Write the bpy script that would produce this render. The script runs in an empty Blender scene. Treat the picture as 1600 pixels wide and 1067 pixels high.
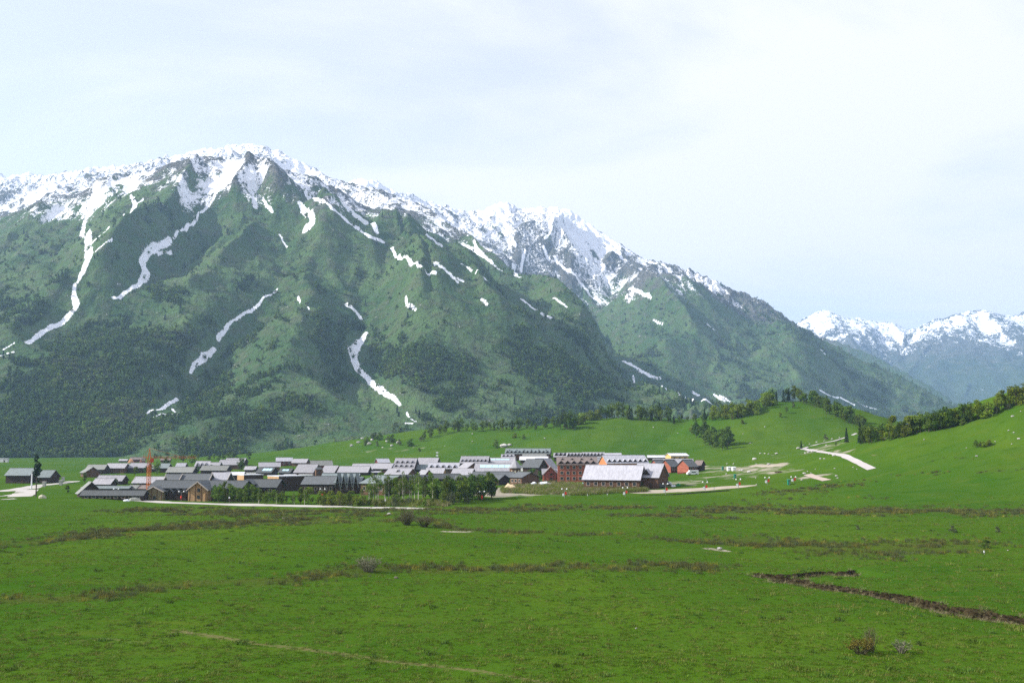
import bpy, math, random
import numpy as np
from mathutils import Matrix, Vector
random.seed(7)
rng = np.random.default_rng(7)
R = math.radians
S = bpy.context.scene
COL = S.collection

# ------------------------------------------------------------------ camera, world, sun, exposure
F, CX, CY, CAMZ = 1600.0, 800.0, 533.5, 20.0          # focal length and centre in photo pixels
TH = math.atan(156.5 / 1600.0)                         # camera pitched up
cam_d = bpy.data.cameras.new('camera'); cam = bpy.data.objects.new('camera', cam_d); COL.objects.link(cam)
cam_d.sensor_width = 36.0; cam_d.lens = 36.0; cam_d.clip_start = 0.5; cam_d.clip_end = 60000
cam.location = (0, 0, CAMZ); cam.rotation_euler = (math.pi / 2 + TH, 0, 0)
S.camera = cam

SUN_DIR = Vector((-0.85, -0.08, 0.56)).normalized()    # towards the sun
sun_d = bpy.data.lights.new('sun', 'SUN'); sun = bpy.data.objects.new('sun', sun_d); COL.objects.link(sun)
sun_d.energy = 4.9; sun_d.angle = R(0.6); sun_d.color = (1.0, 0.95, 0.87)
sun.rotation_euler = (-SUN_DIR).to_track_quat('-Z', 'Y').to_euler()
sun.location = (-300, 0, 400)

world = bpy.data.worlds.new('World'); S.world = world; world.use_nodes = True
wn = world.node_tree; wn.nodes.clear()
def WN(t, **k):
    n = wn.nodes.new(t)
    for a, b in k.items(): setattr(n, a, b)
    return n
wout = WN('ShaderNodeOutputWorld'); wbg = WN('ShaderNodeBackground'); wn.links.new(wbg.outputs[0], wout.inputs[0])
sky = WN('ShaderNodeTexSky', sky_type='NISHITA', sun_disc=False, sun_elevation=math.asin(SUN_DIR.z),
         sun_rotation=math.atan2(SUN_DIR.x, SUN_DIR.y))
sky.air_density = 1.0; sky.dust_density = 0.6; sky.ozone_density = 1.2
tc = WN('ShaderNodeTexCoord'); sep = WN('ShaderNodeSeparateXYZ'); wn.links.new(tc.outputs['Generated'], sep.inputs[0])
addz = WN('ShaderNodeMath', operation='ADD'); addz.inputs[1].default_value = 0.16
mxz = WN('ShaderNodeMath', operation='MAXIMUM'); mxz.inputs[1].default_value = 0.0
wn.links.new(sep.outputs[2], mxz.inputs[0]); wn.links.new(mxz.outputs[0], addz.inputs[0])
dx = WN('ShaderNodeMath', operation='DIVIDE'); dy = WN('ShaderNodeMath', operation='DIVIDE')
wn.links.new(sep.outputs[0], dx.inputs[0]); wn.links.new(addz.outputs[0], dx.inputs[1])
wn.links.new(sep.outputs[1], dy.inputs[0]); wn.links.new(addz.outputs[0], dy.inputs[1])
cmb = WN('ShaderNodeCombineXYZ'); wn.links.new(dx.outputs[0], cmb.inputs[0]); wn.links.new(dy.outputs[0], cmb.inputs[1])
mp = WN('ShaderNodeMapping'); mp.inputs['Location'].default_value = (3.1, 1.7, 0); mp.inputs['Scale'].default_value = (0.55, 0.8, 1); mp.inputs['Rotation'].default_value = (0, 0, 0.35)
wn.links.new(cmb.outputs[0], mp.inputs[0])
nz = WN('ShaderNodeTexNoise'); nz.inputs['Scale'].default_value = 1.25; nz.inputs['Detail'].default_value = 7; nz.inputs['Roughness'].default_value = 0.55
nz.inputs['Distortion'].default_value = 0.6
wn.links.new(mp.outputs[0], nz.inputs['Vector'])
ramp = WN('ShaderNodeMapRange', interpolation_type='SMOOTHSTEP'); ramp.inputs[1].default_value = 0.36; ramp.inputs[2].default_value = 0.58
ramp.inputs[3].default_value = 0.66; ramp.inputs[4].default_value = 0.995
wn.links.new(nz.outputs[0], ramp.inputs[0])
skyk = WN('ShaderNodeVectorMath', operation='SCALE'); skyk.inputs['Scale'].default_value = 1.0
wn.links.new(sky.outputs[0], skyk.inputs[0])
SKY_STRENGTH = 0.10
mixw = WN('ShaderNodeMix', data_type='RGBA')
hor = WN('ShaderNodeMapRange', interpolation_type='SMOOTHSTEP'); hor.inputs[1].default_value = 0.32; hor.inputs[2].default_value = 0.0; hor.inputs[3].default_value = 0.0; hor.inputs[4].default_value = 0.95
wn.links.new(sep.outputs[2], hor.inputs[0]); cmax = WN('ShaderNodeMath', operation='MAXIMUM'); wn.links.new(ramp.outputs[0], cmax.inputs[0]); wn.links.new(hor.outputs[0], cmax.inputs[1])
wn.links.new(cmax.outputs[0], mixw.inputs[0]); wn.links.new(skyk.outputs[0], mixw.inputs[6])
mixw.inputs[7].default_value = (6.05, 6.0, 6.65, 1)      # thin bright cloud, before the strength below
wn.links.new(mixw.outputs[2], wbg.inputs[0]); wbg.inputs[1].default_value = SKY_STRENGTH

S.view_settings.view_transform = 'Standard'; S.view_settings.look = 'None'
S.view_settings.exposure = 0.85; S.view_settings.gamma = 1.0
S.render.engine = 'CYCLES'
S.cycles.max_bounces = 5; S.cycles.diffuse_bounces = 2; S.cycles.glossy_bounces = 2; S.cycles.transmission_bounces = 3
S.cycles.volume_bounces = 1; S.cycles.transparent_max_bounces = 8
S.cycles.use_adaptive_sampling = False
S.cycles.use_denoising = False
HAZE = 0.70e-4

# ------------------------------------------------------------------ camera maths
cT, sT = math.cos(TH), math.sin(TH)
def at(px, py, Y):
    """world point on the line through a photo pixel at depth Y"""
    a = (px - CX) / F; b = (CY - py) / F
    t = Y / (cT - b * sT)
    return np.array([a * t, Y, CAMZ + (sT + b * cT) * t])
def prow(Y, z):
    """photo row of height z at depth Y"""
    dz = z - CAMZ
    fy = Y * cT + dz * sT; uy = -Y * sT + dz * cT
    return CY - F * uy / fy
def xcol(px, py, Y):
    b = (CY - py) / F
    return (px - CX) / F * Y / (cT - b * sT)

# ------------------------------------------------------------------ numpy noise
def hash2(ix, iy, seed):
    h = (ix.astype(np.int64) * 374761393 + iy.astype(np.int64) * 668265263 + seed * 974711) & 0xffffffff
    h = ((h ^ (h >> 13)) * 1274126177) & 0xffffffff
    h = ((h ^ (h >> 16)) * 2246822519) & 0xffffffff
    return ((h ^ (h >> 15)) & 0xffff) / 65535.0
def pnoise(x, y, seed=0):
    ix = np.floor(x); iy = np.floor(y); fx = x - ix; fy = y - iy
    u = fx * fx * fx * (fx * (fx * 6 - 15) + 10); v = fy * fy * fy * (fy * (fy * 6 - 15) + 10)
    def g(a, b):
        an = hash2(ix + a, iy + b, seed) * 6.2831853
        return np.cos(an) * (fx - a) + np.sin(an) * (fy - b)
    n0 = g(0, 0) * (1 - u) + g(1, 0) * u; n1 = g(0, 1) * (1 - u) + g(1, 1) * u
    return (n0 * (1 - v) + n1 * v) * 1.5
def fbm(x, y, octs=4, seed=0, gain=0.5):
    s = 0; a = 1; f = 1
    for o in range(octs):
        s = s + a * pnoise(x * f, y * f, seed + o * 17); a *= gain; f *= 2.03
    return s
def sstep(a, b, x):
    t = np.clip((x - a) / (b - a), 0, 1); return t * t * (3 - 2 * t)
def polydist(x, y, pts):
    """distance, position index (0..n-1) and side (+ = left of travel) to a polyline; pts (n,>=2)"""
    dt = x.dtype; best = np.full(x.shape, 1e18, dt); ti = np.zeros(x.shape, dt); sd = np.zeros(x.shape, dt)
    for i in range(len(pts) - 1):
        ax, ay = float(pts[i][0]), float(pts[i][1]); bx, by = float(pts[i + 1][0]), float(pts[i + 1][1])
        ex, ey = bx - ax, by - ay; L2 = ex * ex + ey * ey + 1e-9
        t = np.clip(((x - ax) * ex + (y - ay) * ey) / L2, 0, 1)
        qx = x - ax - t * ex; qy = y - ay - t * ey
        d = qx * qx + qy * qy
        m = d < best
        best = np.where(m, d, best); ti = np.where(m, i + t, ti); sd = np.where(m, np.sign(ex * qy - ey * qx), sd)
    return np.sqrt(best), ti, sd
def smoothline(pts, sub=3):
    """Catmull-Rom curve through pts (n, k)"""
    p = np.array(pts, float); q = np.vstack([2 * p[0] - p[1], p, 2 * p[-1] - p[-2]]); out = []
    for i in range(len(p) - 1):
        a, b, c, d = q[i], q[i + 1], q[i + 2], q[i + 3]
        for k in range(sub):
            t = k / sub; out.append([float(v) for v in 0.5 * (2 * b + (c - a) * t + (2 * a - 5 * b + 4 * c - d) * t * t + (3 * b - a - 3 * c + d) * t ** 3)])
    out.append([float(v) for v in p[-1]]); return out
def along(ti, vals):
    return np.interp(ti, np.arange(len(vals)), vals)
def erosion(x, y, dirx, diry, seed):
    ix = np.floor(x); iy = np.floor(y); fx = x - ix; fy = y - iy
    va = 0; dxs = 0; dys = 0; wt = 0
    for i in (-2, -1, 0, 1):
        for j in (-2, -1, 0, 1):
            hx = hash2(ix - i, iy - j, seed) * 0.5; hy = hash2(ix - i, iy - j, seed + 91) * 0.5
            px = fx + i - hx; py = fy + j - hy
            w = np.exp(-2 * (px * px + py * py)); wt = wt + w
            m = (px * dirx + py * diry) * 6.2831853
            va = va + np.cos(m) * w; s = -np.sin(m) * w
            dxs = dxs + s * dirx; dys = dys + s * diry
    return va / wt, dxs / wt, dys / wt

# ------------------------------------------------------------------ near terrain (meadow, knoll, right hillside)
def P(px, py, Y):
    return tuple(at(px, py, Y))
KNOLL = [P(500, 712, 1180), P(560, 700, 1130), P(620, 689, 1060), P(690, 672, 980), P(740, 667, 940), P(820, 668, 900), P(880, 665, 880), P(940, 653, 870),
         P(980, 652, 860), P(1040, 657, 850), P(1110, 656, 850), P(1160, 650, 830), P(1190, 640, 820), P(1228, 627, 800),
         P(1262, 631, 790), P(1300, 648, 770), P(1340, 664, 750), P(1380, 681, 730), P(1430, 700, 715)]
RHILL = [P(1300, 716, 760), P(1340, 704, 700), P(1380, 692, 640), P(1440, 678, 560), P(1500, 665, 520), P(1560, 648, 480), P(1620, 620, 450), P(1750, 572, 430), P(1950, 520, 430), P(2300, 470, 430)]
KNOLL2 = [P(1050, 733, 640), P(1120, 722, 640), P(1200, 712, 650), P(1260, 704, 670), P(1320, 700, 690)]
CREEK_PX = [(1150, 886), (1187, 889), (1240, 893), (1262, 900), (1300, 907), (1340, 914), (1370, 918), (1400, 924), (1440, 932), (1470, 936), (1492, 945), (1530, 955), (1560, 963), (1600, 968), (1680, 985)]
CREEK2_PX = [(1200, 893), (1245, 891), (1290, 887), (1330, 884), (1345, 883)]
def flat(px, py):
    Y = CAMZ / ((-(sT + (CY - py) / F * cT)) / (cT - (CY - py) / F * sT)); return (xcol(px, py, Y), Y)
CREEK = [flat(*p) for p in CREEK_PX]; CREEK2 = [flat(*p) for p in CREEK2_PX]
CREEK_D = [0, 0.75, 1.0, 1.0, 0.95, 0.85, 0.8, 0.95, 1.2, 1.3, 1.0, 1.1, 1.0, 1.1, 1.1]
CREEK2_D = [0.3, 0.6, 0.6, 0.9, 0.0]
def densify(line, wf, step=11.0):
    out = []
    for i in range(len(line) - 1):
        n = max(1, int(math.hypot(line[i + 1][0] - line[i][0], line[i + 1][1] - line[i][1]) / step))
        for k in range(n):
            t = k / n; out.append([line[i][j] * (1 - t) + line[i + 1][j] * t for j in range(3)] + [wf[i] * (1 - t) + wf[i + 1] * t])
    out.append([*line[-1], wf[-1]]); return np.array(out)
def bump(x, y, dense):
    """ridge line with heights, falling off on both sides like a gaussian; dense (n, x y z width)"""
    best = np.full(x.shape, -60.0)
    for X0, Y0, Z0, W in dense:
        if Z0 <= 0.5: continue
        k = 1.0 / (W * W)
        e = math.log(Z0) - ((x - X0) ** 2 + (y - Y0) ** 2) * k
        np.maximum(best, e, out=best)
    return np.exp(best)
KNOLL_D = densify(KNOLL, np.linspace(150, 105, len(KNOLL)))
RHILL_D = densify(RHILL, [60, 65, 78, 88, 92, 92, 84, 84, 86, 95.])
KNOLL2_D = densify(KNOLL2, [60.0] * 5)
def creek_s(x, y, line):
    d, ti, sd = polydist(x, y, line)
    return d * sd + 1.5 * pnoise(x / 5.5, y / 9.0, 32) + 0.4 * pnoise(x / 1.7, y / 1.7, 33) + 0.18 * pnoise(x / 0.6, y / 0.6, 34), ti
def Hnear(x, y, detail=True):
    x = np.asarray(x, float); y = np.asarray(y, float)
    h = np.zeros(x.shape)
    k = np.zeros(x.shape); r = np.zeros(x.shape); k2 = np.zeros(x.shape)
    m = (y > 150) & (y < 1700) & (x > -700) & (x < 1600)
    if m.any():
        k[m] = bump(x[m], y[m], KNOLL_D); r[m] = bump(x[m], y[m], RHILL_D); k2[m] = bump(x[m], y[m], KNOLL2_D)
    h = np.log(np.exp(k / 6) + np.exp(r / 6) + np.exp(k2 / 6) - 2) * 6
    h = h + 18.2 * np.clip(1 - (y + 2) / 77, 0, 1.3) ** 1.6
    damp = sstep(40, 130, y)
    h = h + damp * (1.35 * fbm(x / 140, y / 90, 2, 5) + 0.46 * fbm(x / 30, y / 18, 2, 9)) * sstep(1500, 600, y)
    hill = sstep(4, 18, k + r)
    h = h + hill * (1.3 * fbm(x / 60, y / 60, 3, 21) + 0.5 * fbm(x / 14, y / 14, 2, 22))
    if detail:
        for line, dep in ((CREEK, CREEK_D), (CREEK2, CREEK2_D)):
            m = (y > 100) & (y < 185) & (x > 20) & (x < 140)
            if not m.any(): continue
            s, ti = creek_s(x[m], y[m], line)                   # + on the far side
            D = along(ti, dep)
            cut = np.where(s < 0, np.exp(s / 6.0), 0) * sstep(0.55, -0.1, np.maximum(s, -1e9)) + 0
            cut = np.where(s < 0, np.exp(np.minimum(s, 0) / 6.0), sstep(0.45, 0.0, s))
            h[m] -= D * cut
    return h
def ground_z(x, y):
    return float(Hnear(np.array([x]), np.array([y]))[0])
_YS = np.concatenate([np.arange(60, 300, 0.5), np.arange(300, 1300, 1.5), np.arange(1300, 1700, 5)])
def hit(px, py):
    """where the line through a photo pixel meets the near terrain"""
    b = (CY - py) / F; t = _YS / (cT - b * sT)
    xs = (px - CX) / F * t; zs = CAMZ + (sT + b * cT) * t
    g = Hnear(xs, _YS, False) - zs
    i = np.argmax(g > 0)
    if g[i] <= 0: i = len(_YS) - 1
    i = max(i, 1)
    f = g[i - 1] / (g[i - 1] - g[i] + 1e-9); f = min(max(f, 0), 1)
    Y = _YS[i - 1] + f * (_YS[i] - _YS[i - 1]); x = xs[i - 1] + f * (xs[i] - xs[i - 1])
    return float(x), float(Y), ground_z(x, Y)

# ------------------------------------------------------------------ object helpers
def tag(o, label=None, cat=None, group=None, kind=None):
    if label: o['label'] = label
    if cat: o['category'] = cat
    if group: o['group'] = group
    if kind: o['kind'] = kind
    return o
def empty(name, loc=(0, 0, 0), rz=0.0, label=None, cat=None, group=None):
    o = bpy.data.objects.new(name, None); COL.objects.link(o); o.location = loc; o.rotation_euler = (0, 0, rz)
    o.empty_display_size = 0.5
    return tag(o, label, cat, group)
def mesh_np(name, verts, faces, mat=None, smooth=False):
    """verts (n,3), faces (m,k) arrays -> mesh"""
    me = bpy.data.meshes.new(name)
    verts = np.asarray(verts, np.float32); faces = np.asarray(faces, np.int32)
    me.vertices.add(len(verts)); me.vertices.foreach_set('co', verts.ravel())
    k = faces.shape[1]
    me.loops.add(faces.size); me.loops.foreach_set('vertex_index', faces.ravel())
    me.polygons.add(len(faces)); me.polygons.foreach_set('loop_start', np.arange(0, faces.size, k, dtype=np.int32))
    me.polygons.foreach_set('loop_total', np.full(len(faces), k, np.int32))
    if smooth: me.polygons.foreach_set('use_smooth', np.ones(len(faces), bool))
    if mat: me.materials.append(mat)
    me.update(calc_edges=True)
    return me
def link(name, me, parent=None, loc=None):
    o = bpy.data.objects.new(name, me); COL.objects.link(o)
    if parent: o.parent = parent
    if loc is not None: o.location = loc
    return o
class MB:
    """collects boxes, prisms and bars into one mesh"""
    def __init__(s): s.v = []; s.f = []
    def add(s, vs, fs):
        n = len(s.v); s.v += [tuple(v) for v in vs]; s.f += [tuple(i + n for i in f) for f in fs]; return s
    def box(s, x0, x1, y0, y1, z0, z1):
        return s.add([(x0, y0, z0), (x1, y0, z0), (x1, y1, z0), (x0, y1, z0), (x0, y0, z1), (x1, y0, z1), (x1, y1, z1), (x0, y1, z1)],
                     [(3, 2, 1, 0), (4, 5, 6, 7), (0, 1, 5, 4), (1, 2, 6, 5), (2, 3, 7, 6), (3, 0, 4, 7)])
    def bar(s, p, q, r0, r1=None, n=5):
        r1 = r0 if r1 is None else r1
        p, q = Vector(p), Vector(q); d = (q - p).normalized()
        a = d.orthogonal().normalized(); b = d.cross(a)
        vs = []
        for c, r in ((p, r0), (q, r1)):
            for i in range(n):
                t = 2 * math.pi * i / n; vs.append(c + (a * math.cos(t) + b * math.sin(t)) * r)
        fs = [(i, (i + 1) % n, n + (i + 1) % n, n + i) for i in range(n)] + [tuple(range(n - 1, -1, -1)), tuple(range(n, 2 * n))]
        return s.add(vs, fs)
    def slab(s, quad, th):
        """a quad (4 points, counter-clockwise seen from above) thickened downwards along its normal"""
        q = [Vector(p) for p in quad]; n = (q[1] - q[0]).cross(q[3] - q[0]).normalized() * th
        return s.add(q + [p - n for p in q], [(0, 1, 2, 3), (7, 6, 5, 4), (0, 4, 5, 1), (1, 5, 6, 2), (2, 6, 7, 3), (3, 7, 4, 0)])
    def ball(s, c, r, sq=(1, 1, 1), seg=8, ring=5):
        vs = [(c[0], c[1], c[2] + r * sq[2])]
        for i in range(1, ring):
            ph = math.pi * i / ring
            for j in range(seg):
                t = 2 * math.pi * j / seg
                vs.append((c[0] + r * sq[0] * math.sin(ph) * math.cos(t), c[1] + r * sq[1] * math.sin(ph) * math.sin(t), c[2] + r * sq[2] * math.cos(ph)))
        vs.append((c[0], c[1], c[2] - r * sq[2]))
        fs = [(0, 1 + j, 1 + (j + 1) % seg) for j in range(seg)]
        for i in range(ring - 2):
            for j in range(seg):
                a = 1 + i * seg + j; b = 1 + i * seg + (j + 1) % seg; fs.append((a, a + seg, b + seg, b))
        l = len(vs) - 1; o = 1 + (ring - 2) * seg
        fs += [(l, o + (j + 1) % seg, o + j) for j in range(seg)]
        return s.add(vs, fs)
    def mesh(s, name, mat=None, smooth=False):
        me = bpy.data.meshes.new(name); me.from_pydata(s.v, [], s.f)
        if mat: me.materials.append(mat)
        if smooth:
            for p in me.polygons: p.use_smooth = True
        me.update(); return me
    def build(s, name, mat, parent=None, smooth=False):
        return link(name, s.mesh(name, mat, smooth), parent)
def copy_tree(o, parent=None):
    c = o.copy(); COL.objects.link(c)
    if parent: c.parent = parent
    for ch in list(o.children): copy_tree(ch, c)
    return c

# ------------------------------------------------------------------ materials
class NT:
    def __init__(s, name):
        s.m = bpy.data.materials.new(name); s.m.use_nodes = True; s.t = s.m.node_tree; s.t.nodes.clear()
        s.out = s.n('ShaderNodeOutputMaterial')
    def n(s, t, **k):
        n = s.t.nodes.new(t)
        for a, b in k.items(): setattr(n, a, b)
        return n
    def l(s, a, b): s.t.links.new(a, b)
    def val(s, sock, v):
        if hasattr(v, 'is_linked') or isinstance(v, bpy.types.NodeSocket): s.l(v, sock)
        else: sock.default_value = v
    def attr(s, name): return s.n('ShaderNodeAttribute', attribute_name=name).outputs['Fac']
    def pos(s): return s.n('ShaderNodeNewGeometry').outputs['Position']
    def objco(s): return s.n('ShaderNodeTexCoord').outputs['Object']
    def mapping(s, v, scale=(1, 1, 1)):
        m = s.n('ShaderNodeMapping'); s.l(v, m.inputs[0]); m.inputs['Scale'].default_value = scale; return m.outputs[0]
    def noise(s, v, scale, detail=4, rough=0.55, dist=0.0):
        n = s.n('ShaderNodeTexNoise'); s.l(v, n.inputs['Vector']); n.inputs['Scale'].default_value = scale
        n.inputs['Detail'].default_value = detail; n.inputs['Roughness'].default_value = rough; n.inputs['Distortion'].default_value = dist
        return n.outputs[0]
    def math(s, op, a, b=0.0, clamp=False):
        n = s.n('ShaderNodeMath', operation=op, use_clamp=clamp); s.val(n.inputs[0], a); s.val(n.inputs[1], b); return n.outputs[0]
    def rng(s, v, a, b, c=0.0, d=1.0):
        n = s.n('ShaderNodeMapRange', interpolation_type='SMOOTHSTEP'); s.l(v, n.inputs[0])
        for i, q in zip((1, 2, 3, 4), (a, b, c, d)): n.inputs[i].default_value = q
        return n.outputs[0]
    def mix(s, f, a, b, mode='MIX'):
        n = s.n('ShaderNodeMix', data_type='RGBA', blend_type=mode); s.val(n.inputs[0], f)
        s.val(n.inputs[6], a if not isinstance(a, tuple) else (*a, 1)); s.val(n.inputs[7], b if not isinstance(b, tuple) else (*b, 1)); return n.outputs[2]
    def bump(s, h, dist, strength=1.0):
        b = s.n('ShaderNodeBump'); s.l(h, b.inputs['Height']); b.inputs['Distance'].default_value = dist; b.inputs['Strength'].default_value = strength
        return b.outputs[0]
    def bsdf(s, col, rough=0.85, spec=0.2, normal=None, metal=0.0):
        b = s.n('ShaderNodeBsdfPrincipled'); s.val(b.inputs['Base Color'], col if not isinstance(col, tuple) else (*col, 1))
        s.val(b.inputs['Roughness'], rough); b.inputs['Specular IOR Level'].default_value = spec; b.inputs['Metallic'].default_value = metal
        if normal is not None: s.l(normal, b.inputs['Normal'])
        return b.outputs[0]
    def done(s, sh): s.l(sh, s.out.inputs[0]); return s.m

# ================================================================== TERRAIN
def set_attr(me, name, arr):
    a = me.attributes.new(name, 'FLOAT', 'POINT'); a.data.foreach_set('value', np.asarray(arr, np.float32).ravel())
def grid_faces(nr, nc):
    i = np.arange(nr - 1)[:, None] * nc + np.arange(nc - 1)[None, :]
    return np.stack([i, i + 1, i + nc + 1, i + nc], -1).reshape(-1, 4)

# ---- meadow: one sheet from behind the camera to the horizon
rows_px = np.concatenate([np.arange(1150, 992, -1.5), np.arange(992, 862, -0.36), np.arange(862, 726, -0.75)])
Yr = np.array([flat(800, p)[1] for p in rows_px])
Yr = np.concatenate([np.linspace(-45, Yr[0] - 1, 40), Yr, np.arange(Yr[-1] + 5, 1250, 5.0), np.geomspace(1260, 13500, 50)])
cx = np.concatenate([np.linspace(-4200, -340, 30), np.arange(-320, 1921, 1.9), np.linspace(1940, 5800, 30)])
A_ = (cx - CX) / F
GY, GA = np.meshgrid(Yr, A_, indexing='ij')
GX = GA * (GY + 55.0) * (1.0)
# keep the fine columns where the frame looks: columns fan out from 55 m behind the camera
GZ = Hnear(GX, GY)
gp = prow(np.maximum(GY, 30), GZ)
gpx = CX + F * GX / (np.maximum(GY, 30) * cT + (GZ - CAMZ) * sT)
# strips of brown sedge, as ground polygons read off the photo: (path of (px, py), half-width px, strength)
SEDGE = [([(-160, 862), (0, 848), (60, 846), (140, 838), (200, 829), (300, 822), (370, 818), (430, 815), (475, 813)], 5, 1.0),
         ([(-120, 950), (0, 936), (70, 938), (150, 932), (250, 915), (330, 911), (400, 905), (470, 906), (530, 898), (580, 889), (640, 888), (720, 889), (800, 888), (900, 886), (1000, 885), (1075, 885)], 8, 1.0),
         ([(225, 797), (300, 797), (400, 800), (470, 802), (540, 800), (600, 797), (640, 797)], 6, 0.75),
         ([(640, 812), (700, 825), (780, 830), (880, 834), (960, 835), (1040, 843), (1100, 849), (1150, 853)], 2.5, 0.8),
         ([(720, 798), (800, 796), (900, 793), (990, 792)], 4, 0.8), ([(980, 805), (1060, 806), (1140, 810)], 2.2, 0.8),
         ([(1120, 797), (1180, 796), (1260, 798), (1350, 800), (1450, 798), (1520, 800), (1600, 800), (1720, 803)], 6.5, 0.9),
         ([(1185, 850), (1230, 852), (1290, 856), (1350, 862), (1400, 858), (1440, 851), (1470, 849)], 12, 0.9),
         ([(1230, 768), (1290, 760), (1330, 757)], 6, 0.7), ([(1400, 742), (1450, 738), (1490, 741)], 3, 0.6), ([(1530, 738), (1600, 732)], 3, 0.6),
         ([(1180, 782), (1260, 777), (1330, 777), (1400, 778)], 4, 0.4), ([(1430, 722), (1480, 717), (1530, 716), (1600, 712)], 3, 0.35)]
TRAIL = [([(270, 985), (330, 993), (400, 1005), (460, 1012), (540, 1022), (600, 1032), (680, 1040), (740, 1047), (820, 1060), (900, 1075)], 3.2, 0.8),
         ([(130, 1000), (170, 997), (220, 1003)], 4, 0.55), ([(1040, 812), (1090, 822), (1160, 832)], 1.5, 0.5), ([(60, 975), (200, 978), (330, 985)], 2.5, 0.25)]
GRAVEL = [([(1090, 729), (1150, 733), (1200, 736), (1225, 738)], 3, 0.5), ([(1180, 727), (1225, 727)], 1.5, 0.9), ([(770, 772), (800, 765), (840, 762)], 6, 0.8), ([(1040, 755), (1080, 750), (1130, 742), (1180, 745)], 2, 0.5),
          ([(1270, 701), (1300, 703), (1325, 705)], 1.0, 0.5), ([(1325, 706), (1345, 709)], 1.2, 0.35), ([(1255, 746), (1285, 742)], 2, 0.7),
          ([(640, 703), (600, 700), (560, 706)], 6, 0.25), ([(700, 830), (720, 830)], 1, 0.9), ([(1108, 857), (1130, 860)], 1.5, 0.9), ([(1100, 737), (1150, 744)], 3, 0.3)]
def band_field(bands, x, y, lin=False):
    out = np.zeros(x.shape)
    for path, hw, st in bands:
        pts = [hit(*p)[:2] for p in path]
        xs = [p[0] for p in pts]; ys = [p[1] for p in pts]
        w = np.array([np.hypot(*(np.array(hit(a, b - hw * 0.7)[:2]) - np.array(hit(a, b + hw * 0.7)[:2]))) / 1.4 for a, b in path])    # half-width on the ground
        w = np.clip(w, hw * np.array(ys) / F, 45)
        m = (x > min(xs) - 80) & (x < max(xs) + 80) & (y > min(ys) - 100) & (y < max(ys) + 100)
        if not m.any(): continue
        d, ti, sd = polydist(x[m], y[m], pts)
        f = np.clip(1.25 - d / along(ti, w) * 0.75, 0, 1.2) * st
        o = out[m]; out[m] = np.maximum(o, f)
    return out
sedge = band_field(SEDGE, GX, GY); trail = band_field(TRAIL, GX, GY); gravel = band_field(GRAVEL, GX, GY)
soil = np.zeros(GX.shape)
m = (GY > 100) & (GY < 185) & (GX > 20) & (GX < 140)
for line, dep in ((CREEK, CREEK_D), (CREEK2, CREEK2_D)):
    s, ti = creek_s(GX[m], GY[m], line)
    f = sstep(-2.6, -0.5, s) * sstep(0.8, 0.4, s) * np.clip(along(ti, dep) * 1.3, 0, 1)
    soil[m] = np.maximum(soil[m], f)
me = mesh_np('meadow', np.stack([GX, GY, GZ], -1).reshape(-1, 3), grid_faces(*GX.shape), None, True)
for nme, arr in (('sedge', sedge), ('trail', trail), ('gravel', gravel), ('soil', soil)): set_attr(me, nme, arr)
M = NT('meadow_grass_ground'); p_ = M.pos()
n_big = M.noise(M.mapping(p_, (1, 0.6, 1)), 0.018, 4, 0.55); n_mid = M.noise(M.mapping(p_, (1, 0.7, 1)), 0.12, 5, 0.6, 0.4)
n_fine = M.noise(p_, 1.6, 5, 0.7); n_fine2 = M.noise(p_, 5.0, 3, 0.7)
c = M.mix(M.rng(n_big, 0.35, 0.65), (0.030, 0.082, 0.006), (0.062, 0.112, 0.009))
n_str = M.noise(M.mapping(p_, (0.35, 1.6, 1)), 0.16, 5, 0.62, 0.5); c = M.mix(M.rng(n_mid, 0.3, 0.72), c, (0.044, 0.092, 0.009)); c = M.mix(M.rng(n_str, 0.52, 0.72, 0, 0.55), c, (0.070, 0.100, 0.012)); c = M.mix(M.rng(n_str, 0.44, 0.28, 0, 0.5), c, (0.014, 0.050, 0.003))
c = M.mix(M.rng(n_mid, 0.62, 0.8, 0, 0.45), c, (0.064, 0.078, 0.009))
c = M.mix(M.rng(n_fine, 0.38, 0.2, 0, 0.7), c, (0.013, 0.034, 0.002))
c = M.mix(M.rng(n_fine2, 0.55, 0.85, 0, 0.35), c, (0.080, 0.125, 0.010))
def with_noise(a, n, k=0.9): return M.math('ADD', a, M.math('MULTIPLY', M.math('SUBTRACT', n, 0.5), k))
sed = M.rng(with_noise(with_noise(M.attr('sedge'), n_mid, 1.9), n_fine, 0.8), 0.45, 1.15)
csed = M.mix(n_fine, (0.034, 0.046, 0.010), (0.080, 0.084, 0.022)); c = M.mix(M.math('MULTIPLY', sed, 0.62), c, csed)
tr = M.rng(with_noise(M.attr('trail'), n_fine, 2.2), 0.45, 1.1); c = M.mix(tr, c, (0.125, 0.115, 0.05))
gr = M.rng(with_noise(M.attr('gravel'), n_mid, 1.8), 0.35, 0.8); c = M.mix(gr, c, M.mix(n_fine, (0.17, 0.15, 0.11), (0.36, 0.33, 0.27)))
so = M.rng(with_noise(M.attr('soil'), n_fine, 1.5), 0.35, 0.75); c = M.mix(so, c, M.mix(M.rng(M.noise(M.mapping(p_, (1, 1, 3)), 1.3, 4), 0.35, 0.7), (0.009, 0.007, 0.004), (0.046, 0.036, 0.020)))  # dark bare soil; the bank's shade is put into its colour too
hb = M.math('ADD', M.math('MULTIPLY', n_fine, 0.5), M.math('MULTIPLY', n_mid, 1.0))
me.materials.append(M.done(M.bsdf(c, 1.0, 0.0, M.bump(hb, 0.5, 0.8))))
meadow = tag(link('meadow', me), kind='structure')

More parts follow.
